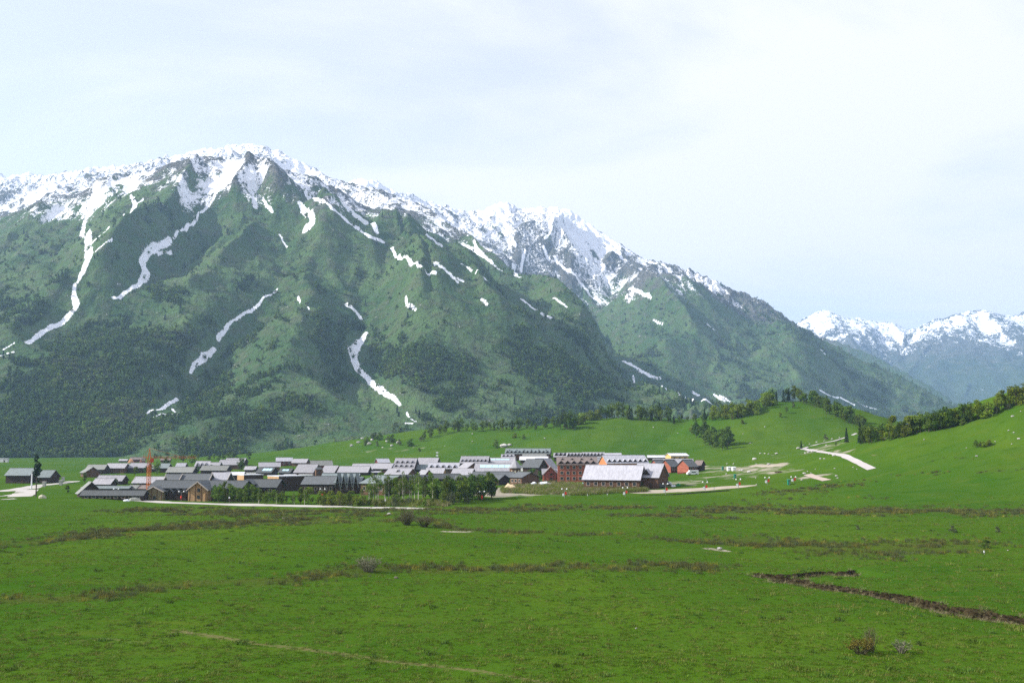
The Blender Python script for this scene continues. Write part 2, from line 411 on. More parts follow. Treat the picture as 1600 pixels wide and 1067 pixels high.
# ---- the mountain massif
cxm = np.arange(-330, 1921, 1.75); Ym = np.concatenate([np.geomspace(1220, 2200, 250), np.geomspace(2200, 5200, 440)[1:], np.geomspace(5200, 7400, 60)[1:]])
MY, MP_ = np.meshgrid(Ym, cxm, indexing='ij')
MX = (MP_ - CX) / F * MY * 1.0
def ridge(pts): return [P(*p) for p in pts]
RIDGES = [  # (points (px, py, depth), reach in m in front)
    (ridge([(-420, 330, 4500), (-200, 296, 4350), (0, 275, 4200), (60, 272, 4200), (95, 275, 4150), (150, 262, 4000), (205, 258, 3950), (230, 257, 3950), (300, 239, 3850),
            (345, 232, 3800), (385, 226, 3800), (430, 236, 3750), (450, 248, 3700)]), 2550, 1.22),
    (ridge([(450, 248, 3700), (480, 266, 3650), (520, 292, 3575), (555, 322, 3500), (600, 362, 3390), (650, 402, 3250), (700, 438, 3090), (760, 470, 2890), (830, 512, 2650), (900, 552, 2420), (980, 596, 2170), (1060, 630, 1930), (1150, 655, 1700)]),
        np.array([2450, 2380, 2250, 2100, 1920, 1740, 1560, 1360, 1140, 920, 700, 500, 350.]), 1.12),
    (ridge([(450, 300, 4700), (505, 292, 4650), (540, 286, 4600), (575, 280, 4600), (600, 291, 4600), (650, 309, 4650), (700, 326, 4750), (735, 331, 4800), (765, 324, 4800), (790, 318, 4800), (815, 329, 4800), (850, 327, 4800), (890, 331, 4800),
            (920, 352, 4750), (970, 386, 4650), (1000, 406, 4600), (1050, 420, 4500), (1100, 437, 4400), (1150, 458, 4350), (1190, 476, 4300), (1230, 501, 4250), (1255, 518, 4230), (1300, 541, 4200), (1350, 565, 4150), (1400, 584, 4100), (1440, 606, 4050), (1500, 640, 4000)]),
        np.concatenate([np.full(13, 2500.), np.linspace(2450, 1000, 14)]), 1.2),
    (ridge([(1150, 500, 6300), (1240, 512, 6300), (1300, 530, 6200), (1350, 547, 6100), (1400, 573, 6000), (1450, 600, 5900), (1490, 626, 5800), (1540, 665, 5700)]), np.array([1500, 1400, 1300, 1200, 1000, 800, 600, 400.]), 1.1),
]
def smax(a, b, k):
    hh = np.clip(0.5 + 0.5 * (a - b) / k, 0, 1); return b * (1 - hh) + a * hh + k * hh * (1 - hh)
def blur(a, r):
    for _ in range(2):
        for ax_ in (0, 1):
            pad = [(0, 0), (0, 0)]; pad[ax_] = (r + 1, r)
            c_ = np.cumsum(np.pad(a, pad, mode='edge'), axis=ax_)
            a = (np.take(c_, range(2 * r + 1, c_.shape[ax_]), ax_) - np.take(c_, range(0, c_.shape[ax_] - 2 * r - 1), ax_)) / (2 * r + 1)
    return a
MH = np.full(MX.shape, -30.0)
wx = MX + 90 * fbm(MX / 700, MY / 700, 3, 61); wy = MY + 90 * fbm(MX / 700, MY / 700, 3, 62)
dmin = np.full(MX.shape, 1e9)
MXf, MYf, wxf, wyf = (q.astype(np.float32) for q in (MX, MY, wx, wy))
dE, tE, sE = polydist(MXf, MYf, smoothline(RIDGES[1][0]))
behind = np.where((sE > 0) & (tE > 0.02), sstep(0, 260, dE), 0)            # the far side of the long right-hand crest falls away steeply
for ir, (pts, reach, pw) in enumerate(RIDGES):
    n0 = len(pts)
    if not np.isscalar(reach): reach = np.interp(np.linspace(0, n0 - 1, (n0 - 1) * 3 + 1), np.arange(n0), reach)
    pts = smoothline(pts)
    d0, ti, sd = polydist(MXf, MYf, pts)
    k = sstep(60, 500, d0)
    d1, _, _ = polydist(wxf, wyf, pts)
    d = d0 * (1 - k) + d1 * k
    z = along(ti, [p[2] for p in pts]); rc = along(ti, reach) if not np.isscalar(reach) else np.full(d.shape, float(reach))
    rb = 50 if ir == 1 else 16
    z = z * (1 - k) + blur(z, rb) * k
    rc = rc * (1 - k) + blur(rc, rb) * k
    if ir == 0: d = d * (1 + 1.6 * behind)
    if ir == 1: d = d * (1 + 1.0 * behind)
    h = (z + 30) * np.clip(1 - d / rc, 0, 1) ** pw - 30
    MH = smax(MH, h, 26); dmin = np.minimum(dmin, d0)
MH = MH.astype(float)
def mproj(): return prow(MY, MH)
class MRay:
    """first point of the massif met on the line through a photo pixel"""
    def __init__(s): s.p = mproj()
    def __call__(s, px, py):
        j = int(np.clip(round((px - cxm[0]) / 1.75), 0, len(cxm) - 1))
        i = int(np.argmax(s.p[:, j] <= py))
        if s.p[i, j] > py: i = int(np.argmin(s.p[:, j]))
        return MX[i, j], MY[i, j]
def relief(paths, sign):
    ray = MRay()
    for path, amp, w in paths:
        pts = [ray(*p) for p in path]
        xs = [p[0] for p in pts]; ys = [p[1] for p in pts]
        q_ = w * (7.5 if sign > 0 else 3.2)
        m = (MX > min(xs) - q_) & (MX < max(xs) + q_) & (MY > min(ys) - q_) & (MY < max(ys) + q_)
        X_ = wx[m] * 0.5 + MX[m] * 0.5; Y_ = wy[m] * 0.5 + MY[m] * 0.5; best = np.full(X_.shape, -20.0)
        dn = densify([(*p, 0.0) for p in pts], [1.0] * len(pts), w / 4)
        for i_, q in enumerate(dn):
            tt = i_ / (len(dn) - 1); e = float((sstep(0.14, 0.58, tt) if sign > 0 else sstep(0.03, 0.34, tt)) * sstep(1.0, 0.75, tt))
            if e < 0.01: continue
            d2 = ((X_ - q[0]) ** 2 + (Y_ - q[1]) ** 2) / (w * w)
            np.maximum(best, math.log(e) - (d2 if sign < 0 else np.sqrt(d2 + 0.02)), out=best)
        MH[m] += sign * amp * (1.2 if sign > 0 else 0.6) * np.exp(best)
relief([([(215, 262), (200, 330), (175, 400), (150, 450), (110, 520), (60, 580), (20, 640)], 95, 150),
        ([(385, 232), (350, 300), (320, 360), (280, 420), (230, 470), (180, 540), (120, 620), (90, 680)], 130, 170),
        ([(440, 245), (430, 300), (445, 370), (470, 420), (482, 440), (475, 490), (455, 550), (430, 620), (420, 670)], 120, 150),
        ([(350, 300), (372, 380), (380, 440), (350, 500), (310, 560)], 60, 110),
        ([(500, 300), (560, 365), (590, 420), (610, 470), (640, 520), (660, 570), (690, 630)], 105, 140),
        ([(640, 405), (690, 460), (730, 510), (760, 560), (790, 620)], 70, 110), ([(760, 475), (800, 540), (840, 600)], 45, 90),
        ([(60, 275), (50, 350), (30, 430), (0, 500)], 80, 150), ([(735, 332), (760, 380), (800, 440), (860, 500), (930, 560)], 110, 130),
        ([(890, 334), (950, 400), (1020, 480), (1090, 560), (1130, 620)], 120, 150), ([(1000, 408), (1080, 480), (1160, 560), (1230, 620)], 90, 140),
        ([(1150, 460), (1230, 540), (1300, 600), (1350, 640)], 70, 130), ([(650, 311), (700, 370), (750, 425)], 90, 120), ([(850, 330), (880, 380), (930, 450)], 70, 90)], 1)
relief([([(118, 300), (120, 350), (130, 400), (113, 442), (110, 470), (100, 497), (60, 522), (20, 545), (-40, 565)], 95, 75),
        ([(325, 265), (325, 310), (300, 335), (262, 375), (225, 395), (220, 430), (195, 455), (150, 480), (130, 520)], 110, 80),
        ([(395, 300), (420, 340), (440, 380), (446, 415), (445, 440), (428, 456), (400, 478), (360, 505), (335, 545), (300, 580), (275, 630), (240, 655)], 90, 60),
        ([(470, 320), (500, 380), (530, 430), (548, 455), (541, 478), (560, 500), (571, 520), (555, 548), (560, 578), (600, 615), (645, 655)], 110, 65),
        ([(580, 380), (570, 440), (575, 490), (571, 520)], 22, 60),
        ([(830, 370), (818, 393), (803, 430), (830, 470), (890, 520), (960, 565), (1030, 592), (1090, 622)], 110, 80), ([(850, 370), (870, 405), (938, 472), (1000, 540), (1050, 590)], 55, 55),
        ([(930, 380), (985, 452), (1060, 510), (1130, 580)], 60, 80), ([(1080, 440), (1160, 520), (1240, 590)], 60, 80), ([(700, 330), (720, 380), (783, 422)], 60, 60)], -1)
# gullies that follow the slope, finer and finer
gy_, gx_ = np.gradient(MH)
dYr = np.gradient(Ym)[:, None]; dXc = (1.75 / F) * MY
hx = gx_ / dXc; hy = gy_ / dYr - hx * (MX / MY)
for _ in range(3):
    hx[1:-1] = (hx[:-2] + hx[1:-1] + hx[2:]) / 3; hx[:, 1:-1] = (hx[:, :-2] + hx[:, 1:-1] + hx[:, 2:]) / 3
    hy[1:-1] = (hy[:-2] + hy[1:-1] + hy[2:]) / 3; hy[:, 1:-1] = (hy[:, :-2] + hy[:, 1:-1] + hy[:, 2:]) / 3
gl = np.sqrt(hx * hx + hy * hy) + 1e-4
vx, vy = -hy / gl, hx / gl                                  # across the slope
steep = np.clip(gl / 0.45, 0, 1.3)
ero = np.zeros(MX.shape); ero_f = np.zeros(MX.shape); amp = 1.0; lam = 460.0; ax, ay = vx * 0.9, vy * 0.9
EX = MX + 70 * fbm(MX / 260, MY / 260, 3, 63) + 14 * fbm(MX / 50, MY / 50, 2, 65); EY = MY + 70 * fbm(MX / 260, MY / 260, 3, 64) + 14 * fbm(MX / 50, MY / 50, 2, 66)
for o in range(6):
    v, ex, ey = erosion(EX / lam, EY / lam, ax, ay, 300 + o * 7)
    sv = 1 - 2 * np.clip((1 - v) / 2, 0, 1) ** 0.7; ero += amp * sv
    if o >= 2: ero_f += 0.6 ** (o - 2) * sv
    ax = ax + 0.55 * amp * (-ey); ay = ay + 0.55 * amp * ex
    nl = np.sqrt(ax * ax + ay * ay) + 1e-4; ax /= np.maximum(nl, 1.2) / 1.0; ay /= np.maximum(nl, 1.2)
    amp *= 0.55; lam *= 0.5
hi = sstep(40, 500, MH)
nearline = sstep(0, 180, dmin)
rough = 0.35 + 0.65 * sstep(300, 900, MH)
MH += ero * 36.0 * steep * (0.15 + 0.85 * nearline) * (0.25 + 0.75 * hi) * (0.55 + 0.45 * rough)
rf = fbm(MX / 55, MY / 55, 4, 71, 0.6)
MH += rf * (3.5 + 9.0 * sstep(500, 1000, MH)) * (0.75 + 0.25 * nearline) * sstep(-10, 60, MH)
crag = np.abs(pnoise(MX / 33, MY / 45, 88)) + 0.5 * np.abs(pnoise(MX / 15, MY / 20, 89))
right = sstep(980, 1080, MP_) * sstep(1330, 1230, MP_) * sstep(520, 260, dmin)
rib = np.abs(pnoise((MX + MY * 0.6) / 48, (MY - MX * 0.6) / 150, 93)); snow_rib = rib
MH += (0.35 - rib) * 16 * sstep(650, 950, MH)
MH += (crag - 0.4) * ((9 + 3 * nearline) * sstep(850, 1050, MH) + 22 * right)

# snow: a line near 950 m that follows hollows, and long drifts lying in the gullies
ray = MRay()
snow_cap = 0.24
fn = fbm(MX / 130, MY / 130, 4, 101, 0.6)
sk = fbm((MX + 0.5 * MY) / 70, (MY - 0.3 * MX) / 200, 4, 105, 0.6)
snow = (MH - 650) / 430 - 0.30 * sstep(880, 1050, MP_) + 0.9 * (rib - 0.3) - 0.35 * ero - 0.75 * ero_f - 0.35 * rf + 0.4 * fn + 0.6 * sk
snow = np.minimum(snow - 0.10, snow_cap + 0.2 - 0.35 * np.maximum(ero_f, 0)) + 0.16 * sstep(90, 20, dmin) * sstep(700, 950, MH)
def blob(field, px, py, rad, v):
    x0, y0 = ray(px, py); r = rad * y0 / F
    d2 = ((MX - x0) / r) ** 2 + ((MY - y0) / (r * 2.2)) ** 2
    m = d2 < 9; field[m] += v * np.exp(-d2[m])
for px, py, rad, v in [(150, 285, 45, 0.5), (30, 300, 45, 0.6), (60, 330, 40, 0.55), (250, 320, 35, 0.4), (215, 275, 30, 0.5), (385, 250, 45, 0.5), (330, 272, 40, 0.3), (440, 262, 30, 0.5), (470, 290, 30, 0.5), (540, 340, 30, 0.5), (590, 375, 30, 0.7),
                       (570, 292, 32, 0.45), (640, 325, 40, 0.2), (770, 330, 35, 0.25), (880, 342, 35, 0.15), (700, 350, 40, 0.35), (900, 370, 40, 0.5), (970, 395, 25, 0.4), (1030, 420, 30, 0.3), (1080, 440, 30, 0.2),
                       (290, 310, 30, 0.1), (420, 320, 40, -0.1), (300, 290, 30, -0.1), (150, 350, 40, -0.3), (430, 370, 50, -0.15), (330, 340, 30, -0.4), (640, 370, 30, -0.15), (850, 400, 60, -0.3), (25, 385, 30, 0.35), (720, 400, 40, -.2)]:
    blob(snow, px, py, rad, v)
snow = np.minimum(snow, 1.25)
snow -= 2.0 * sstep(590, 450, MH)
CHUTES = [[(122, 345, 5), (118, 362, 9), (128, 378, 12), (130, 405, 13), (122, 428, 10), (114, 443, 4)], [(109, 445, 5), (110, 465, 10), (115, 480, 10), (101, 497, 12), (76, 512, 12), (60, 522, 9), (40, 536, 11)],
          [(146, 371, 4), (128, 386, 6)], [(165, 378, 3), (140, 393, 3)], [(18, 537, 3), (2, 546, 3)], [(18, 550, 3), (-10, 558, 5)], [(160, 355, 4), (153, 363, 5)],
          [(302, 334, 3), (285, 355, 6), (264, 374, 3)], [(258, 375, 8), (240, 385, 11), (225, 395, 11), (215, 414, 12), (222, 430, 14), (212, 445, 8), (196, 455, 6), (172, 466, 10)], [(240, 401, 3), (259, 397, 5)],
          [(325, 268, 5), (330, 300, 9), (322, 318, 4), (305, 334, 3)], [(193, 306, 4), (200, 322, 8), (183, 338, 4)], [(212, 312, 3), (200, 322, 5)],
          [(430, 454, 2), (400, 478, 4), (384, 489, 4)], [(386, 488, 4), (364, 501, 4)], [(362, 502, 3), (350, 514, 7), (338, 532, 8)], [(333, 545, 8), (315, 560, 13), (302, 572, 8), (297, 584, 4)],
          [(278, 625, 7), (252, 640, 7), (231, 647, 4)], [(243, 652, 3), (268, 647, 5), (284, 651, 3)], [(270, 640, 4), (283, 648, 4)],
          [(540, 478, 8), (555, 490, 8), (563, 500, 6)], [(571, 521, 7), (559, 538, 15), (551, 553, 16), (555, 570, 14), (573, 591, 13), (596, 611, 11), (616, 625, 8), (626, 633, 6)], [(636, 645, 2), (640, 652, 3)], [(634, 662, 4), (645, 662, 4)], [(643, 655, 3), (650, 659, 3)],
          [(447, 272, 6), (460, 288, 12), (474, 303, 14), (490, 313, 8), (513, 328, 9), (527, 337, 9), (540, 348, 11), (553, 358, 14), (575, 369, 13), (596, 379, 7)], [(609, 388, 5), (630, 402, 5), (652, 417, 5), (679, 429, 4)],
          [(463, 318, 9), (475, 335, 10), (483, 350, 10), (474, 361, 14)], [(390, 305, 8), (391, 325, 11)], [(404, 312, 4), (419, 333, 5)], [(432, 367, 3), (443, 387, 3)],
          [(405, 252, 6), (383, 275, 9)], [(372, 264, 4), (381, 276, 5)], [(530, 318, 8), (550, 336, 12), (568, 350, 12), (585, 363, 9)],
          [(650, 355, 4), (668, 370, 4), (688, 385, 5)], [(678, 416, 4), (700, 430, 6), (715, 443, 4)], [(650, 415, 4), (678, 430, 5)], [(722, 383, 8), (740, 390, 10), (754, 400, 8), (768, 410, 8), (784, 424, 6)], [(740, 378, 4), (757, 402, 7)],
          [(819, 393, 4), (803, 416, 6), (805, 430, 8), (813, 433, 7)], [(787, 365, 8), (806, 386, 7)], [(863, 358, 4), (853, 372, 6)], [(850, 386, 5), (858, 408, 6)], [(867, 402, 5), (885, 422, 6), (910, 446, 5), (939, 473, 5)],
          [(720, 413, 3), (735, 425, 3)], [(742, 428, 3), (762, 440, 4)], [(812, 467, 4), (838, 484, 6)], [(846, 490, 4), (862, 497, 5)], [(866, 466, 4), (887, 480, 5)], [(932, 405, 6), (946, 421, 8)], [(964, 389, 8), (981, 407, 8)],
          [(985, 452, 2), (1020, 466, 3)], [(1022, 502, 2), (1036, 508, 3)], [(1106, 507, 3), (1118, 515, 3)], [(974, 564, 5), (1000, 578, 10), (1031, 592, 6)], [(990, 588, 3), (1035, 605, 3)], [(1040, 607, 3), (1062, 618, 3)], [(1072, 621, 3), (1082, 625, 3)],
          [(1083, 613, 6), (1091, 619, 6)], [(1096, 626, 4), (1112, 631, 4)], [(1115, 618, 3), (1133, 628, 3)], [(1125, 620, 3), (1142, 629, 3)], [(1282, 610, 3), (1310, 621, 3)], [(1313, 623, 2), (1335, 633, 2)], [(1340, 628, 3), (1368, 639, 5)],
          [(632, 464, 3), (634, 478, 3)], [(635, 478, 4), (648, 487, 3)], [(752, 468, 3), (760, 477, 4)], [(1285, 548, 2), (1290, 554, 2)], [(462, 467, 3), (467, 474, 3)], [(478, 480, 2), (481, 484, 2)], [(715, 436, 2), (724, 441, 2)]]
chute = np.zeros(MX.shape)
for ch in CHUTES:
    pts = [ray(a, b) for a, b, _ in ch]
    ws = [max(w, 3.4) * 0.43 * p[1] / F for (_, _, w), p in zip(ch, pts)]
    xs = [p[0] for p in pts]; ys = [p[1] for p in pts]; r = max(ws) * 3
    m = (MX > min(xs) - r) & (MX < max(xs) + r) & (MY > min(ys) - 3 * r) & (MY < max(ys) + 3 * r)
    d, ti, _ = polydist(MX[m], MY[m], pts)
    chute[m] = np.maximum(chute[m], 2.0 - 1.5 * d / along(ti, ws))
# woodland and scrub
fw = fbm(MX / 170, MY / 170, 4, 131, 0.55)
forest = -0.12 + 0.75 * fw + 0.35 * sstep(420, 60, MH) - 0.9 * sstep(380, 700, MH) - 0.15 * ero
for px, py, rad, v in [(60, 640, 130, 0.6), (180, 620, 120, 0.4), (30, 480, 70, 0.4), (120, 690, 150, 0.5), (300, 640, 60, 0.1), (60, 560, 80, 0.3), (150, 520, 60, 0.25), (360, 690, 60, 0.5), (440, 640, 30, 0.5), (520, 540, 45, 0.6), (500, 500, 25, 0.3), (480, 690, 40, 0.3),
                       (550, 640, 60, -0.9), (480, 590, 35, -0.35), (360, 560, 35, -0.2), (450, 480, 30, -0.8), (640, 530, 45, 0.55), (690, 600, 70, 0.6), (720, 540, 40, 0.5), (820, 590, 70, 0.5), (930, 600, 60, 0.55), (660, 460, 50, -0.9), (600, 480, 30, -0.5), (740, 480, 60, -0.5),
                       (800, 640, 60, -0.4), (1000, 640, 60, -0.2), (900, 480, 40, -0.3), (420, 560, 30, 0.2), (700, 640, 40, 0.5), (750, 650, 30, -.3), (1040, 610, 30, -0.2), (900, 520, 40, 0.7)]:
    blob(forest, px, py, rad, v)
forest -= 0.30 * sstep(880, 1000, MP_) * (0.3 + fbm(MX / 120, MY / 120, 3, 144))
forest += 0.9 * right * sstep(-0.2, 0.3, fbm(MX / 90, MY / 90, 3, 140)) 
forest = np.where(blur(chute, 3) > 0.02, -1, forest)
me = mesh_np('mountain', np.stack([MX, MY, MH], -1).reshape(-1, 3), grid_faces(*MX.shape), None, True)
set_attr(me, 'snow', np.maximum(snow, -3)); set_attr(me, 'chute', chute); set_attr(me, 'forest', forest)
set_attr(me, 'rock', 1.65 * sstep(380, 780, MH) - 0.5 + 0.5 * fn + 0.8 * right + 0.25 * ero); set_attr(me, 'gully', ero)

def mountain_material(name, green_lo, green_hi, gray, snow_cut, bump_d, k=1.0):
    M = NT(name); p = M.pos()
    nA = M.noise(p, 0.006 * k, 5, 0.55); nB = M.noise(p, 0.035 * k, 5, 0.65); nC = M.noise(p, 0.16 * k, 4, 0.7)
    nF = M.noise(p, 0.45 * k, 3, 0.7); nS = M.noise(M.mapping(p, (1, 0.6, 0.35)), 0.11 * k, 5, 0.68)
    add = lambda a, n, k: M.math('ADD', a, M.math('MULTIPLY', M.math('SUBTRACT', n, 0.5), k))
    c = M.mix(M.rng(nA, 0.35, 0.65), green_lo, green_hi)
    c = M.mix(M.rng(nB, 0.42, 0.66, 0, 0.7), c, (0.080, 0.090, 0.050))
    c = M.mix(M.rng(add(M.attr('rock'), nB, 1.6), 0.1, 0.95, 0, 0.93), c, M.mix(M.rng(nC, 0.3, 0.7), (0.028, 0.034, 0.032), gray))
    c = M.mix(M.rng(add(M.attr('forest'), nB, 1.6), 0.2, 0.95, 0, 0.6), c, M.mix(nC, (0.018, 0.044, 0.014), (0.042, 0.076, 0.022)))
    c = M.mix(M.rng(nC, 0.48, 0.30, 0, 0.7), c, (0.014, 0.026, 0.012)); c = M.mix(M.rng(nF, 0.45, 0.25, 0, 0.5), c, (0.014, 0.024, 0.012)); c = M.mix(M.rng(nC, 0.56, 0.75, 0, 0.4), c, (0.10, 0.115, 0.06))
    s1 = M.rng(add(add(add(M.attr('snow'), nS, 2.4), nC, 2.3), nF, 1.7), snow_cut - 0.10, snow_cut + 0.10)
    s2 = M.rng(add(add(add(M.attr('chute'), nC, 1.6), nB, 1.5), nF, 0.9), 0.45, 0.62)
    sn = M.math('MAXIMUM', s1, s2)
    c = M.mix(sn, c, (0.88, 0.90, 0.94))
    h = M.math('ADD', M.math('MULTIPLY', nB, 2.2), M.math('MULTIPLY', nC, 1.0))
    return M.done(M.bsdf(c, M.math('SUBTRACT', 0.95, M.math('MULTIPLY', sn, 0.25)), 0.1, M.bump(h, bump_d, 0.9)))
me.materials.append(mountain_material('mountain_slope', (0.040, 0.090, 0.026), (0.078, 0.134, 0.044), (0.165, 0.155, 0.152), 0.30, 7.0))
mountain = tag(link('mountain', me), kind='structure')

# ---- the snowy range far up the valley
cxf = np.arange(1080, 1960, 2.0); Yf = np.geomspace(6600, 11500, 260)
FY, FP = np.meshgrid(Yf, cxf, indexing='ij'); FX = (FP - CX) / F * FY
FR = [(ridge([(1100, 560, 9600), (1180, 535, 9600), (1235, 512, 9500), (1255, 497, 9500), (1270, 489, 9500), (1285, 486, 9500), (1312, 493, 9500), (1345, 499, 9500), (1375, 503, 9500), (1392, 504, 9400), (1412, 515, 9400), (1440, 510, 9300), (1465, 498, 9200), (1495, 491, 9200), (1530, 485, 9200), (1560, 490, 9200), (1590, 491, 9200), (1650, 470, 9200), (1760, 430, 9200), (1960, 400, 9200)]), 2900, 1.2),
      (ridge([(1530, 486, 9200), (1480, 520, 8900), (1440, 555, 8400), (1400, 600, 7900)]), np.array([1900, 1600, 1200, 800.]), 1.05), (ridge([(1285, 488, 9500), (1330, 530, 9100), (1380, 560, 8600), (1430, 590, 8100)]), np.array([1800, 1500, 1200, 800.]), 1.1),
      (ridge([(1590, 492, 9200), (1560, 530, 8800), (1530, 575, 8200), (1500, 630, 7400)]), np.array([2000, 1700, 1400, 900.]), 1.05), (ridge([(1760, 430, 9200), (1700, 490, 8700), (1640, 560, 8000), (1600, 640, 7200)]), np.array([2200, 1800, 1400, 900.]), 1.05)]
FH = np.full(FX.shape, -30.0); fwx = FX + 150 * fbm(FX / 900, FY / 900, 3, 161); fwy = FY + 150 * fbm(FX / 900, FY / 900, 3, 162); fd = np.full(FX.shape, 1e9)
for pts, reach, pw in FR:
    d0, ti, _ = polydist(FX, FY, pts); d1, _, _ = polydist(fwx, fwy, pts); k = sstep(80, 700, d0); d = d0 * (1 - k) + d1 * k
    rc = along(ti, reach) if not np.isscalar(reach) else reach
    FH = smax(FH, (along(ti, [p[2] for p in pts]) + 30) * np.clip(1 - d / rc, 0, 1) ** pw - 30, 40); fd = np.minimum(fd, d0)
gy_, gx_ = np.gradient(FH); hx = gx_ / ((2.0 / F) * FY); hy = gy_ / np.gradient(Yf)[:, None] - hx * (FX / FY); gl = np.sqrt(hx * hx + hy * hy) + 1e-4
ax, ay = -hy / gl, hx / gl; fef = 0; fe = np.zeros(FX.shape); amp = 1.0; lam = 700.0
for o in range(5):
    v, ex, ey = erosion(FX / lam, FY / lam, ax * 0.9, ay * 0.9, 500 + o * 7); fe += amp * v; fef = fef + (amp * 2.2 * v if o >= 2 else 0)
    ax = ax - 0.5 * amp * ey; ay = ay + 0.5 * amp * ex; nl = np.maximum(np.sqrt(ax * ax + ay * ay), 1.2); ax /= nl; ay /= nl; amp *= 0.55; lam *= 0.5
FH += fe * 55 * np.clip(gl / 0.4, 0, 1.2) * (0.3 + 0.7 * sstep(0, 300, fd)) * sstep(0, 400, FH)
ff = fbm(FX / 160, FY / 160, 4, 171, 0.6); FH += ff * 16 * sstep(300, 900, FH)
me = mesh_np('distant_mountain', np.stack([FX, FY, FH], -1).reshape(-1, 3), grid_faces(*FX.shape), None, True)
fsnow = np.minimum((FH - 830) / 330, 0.66) - 0.35 * fe - 0.35 * fef + 0.3 * ff
set_attr(me, 'snow', np.clip(fsnow, -3, 1.0)); set_attr(me, 'chute', np.zeros(FX.shape)); set_attr(me, 'forest', 0.9 - sstep(450, 800, FH) * 1.8); set_attr(me, 'rock', sstep(500, 900, FH))
me.materials.append(mountain_material('distant_mountain_slope', (0.018, 0.042, 0.020), (0.032, 0.058, 0.028), (0.13, 0.13, 0.13), 0.30, 16.0, 0.3))
tag(link('distant_mountain', me), kind='structure')

# ---- the air: one closed box of thin even haze round camera and land
hb_ = MB().box(-11500, 11500, -80, 13600, -60, 1420)
hz = hb_.build('haze', None); M = NT('haze_air'); v = M.n('ShaderNodeVolumePrincipled')
v.inputs['Color'].default_value = (0.44, 0.67, 1.0, 1); v.inputs['Density'].default_value = HAZE; v.inputs['Anisotropy'].default_value = 0.2
M.l(v.outputs[0], M.out.inputs['Volume']); hz.data.materials.append(M.m); tag(hz, kind='stuff'); hz.display_type = 'WIRE'

# ================================================================== TREES AND PLANTS
def leaf_mat(name, dark, light, trans=0.25, scale=0.8):
    M = NT(name); p = M.objco(); oi = M.n('ShaderNodeObjectInfo')
    n1 = M.noise(p, scale, 3, 0.6)
    c = M.mix(M.rng(n1, 0.3, 0.7), dark, light)
    hsv = M.n('ShaderNodeHueSaturation'); M.l(c, hsv.inputs['Color'])
    M.l(M.math('ADD', 0.72, M.math('MULTIPLY', oi.outputs['Random'], 0.56)), hsv.inputs['Value'])
    M.l(M.math('ADD', 0.485, M.math('MULTIPLY', oi.outputs['Random'], 0.03)), hsv.inputs['Hue'])
    d = M.bsdf(hsv.outputs[0], 0.8, 0.15); t = M.n('ShaderNodeBsdfTranslucent'); M.l(hsv.outputs[0], t.inputs[0])
    mx = M.n('ShaderNodeMixShader'); mx.inputs[0].default_value = trans; M.l(d, mx.inputs[1]); M.l(t.outputs[0], mx.inputs[2])
    return M.done(mx.outputs[0])
def plain_mat(name, col, rough=0.85, spec=0.2, var=0.25, scale=1.5, metal=0.0, bumpd=0.0):
    M = NT(name); p = M.objco(); n = M.noise(p, scale, 4, 0.6)
    lo = tuple(x * (1 - var) for x in col); hi = tuple(min(1, x * (1 + var)) for x in col)
    return M.done(M.bsdf(M.mix(n, lo, hi), rough, spec, M.bump(n, bumpd) if bumpd else None, metal))
L_DARK = leaf_mat('foliage_dark', (0.038, 0.080, 0.009), (0.082, 0.135, 0.019))
L_MID = leaf_mat('foliage_mid', (0.068, 0.120, 0.011), (0.135, 0.195, 0.026))
L_LIGHT = leaf_mat('foliage_spring', (0.095, 0.145, 0.010), (0.18, 0.23, 0.022))
L_PALE = leaf_mat('foliage_grey_green', (0.055, 0.075, 0.030), (0.105, 0.125, 0.060))
L_NEEDLE = leaf_mat('foliage_needle', (0.010, 0.028, 0.010), (0.024, 0.052, 0.018), 0.1)
L_BROWN = leaf_mat('sedge_brown', (0.052, 0.066, 0.016), (0.11, 0.108, 0.034), 0.2)
L_GOLD = leaf_mat('foliage_golden', (0.13, 0.13, 0.015), (0.25, 0.22, 0.04), 0.2)
L_STRAW = leaf_mat('dry_straw', (0.16, 0.14, 0.075), (0.30, 0.26, 0.15), 0.2)
L_GRASS = leaf_mat('grass_blade', (0.050, 0.115, 0.004), (0.10, 0.18, 0.008), 0.45)
L_REED = leaf_mat('scrub_yellow_green', (0.090, 0.120, 0.016), (0.19, 0.20, 0.045), 0.25)
BARK = plain_mat('bark_brown', (0.075, 0.055, 0.040)); BARK_PALE = plain_mat('bark_pale', (0.42, 0.40, 0.35), var=0.4, scale=3); TWIG = plain_mat('twig_grey', (0.085, 0.078, 0.042)); TWIG_PALE = plain_mat('twig_pale', (0.19, 0.18, 0.125))

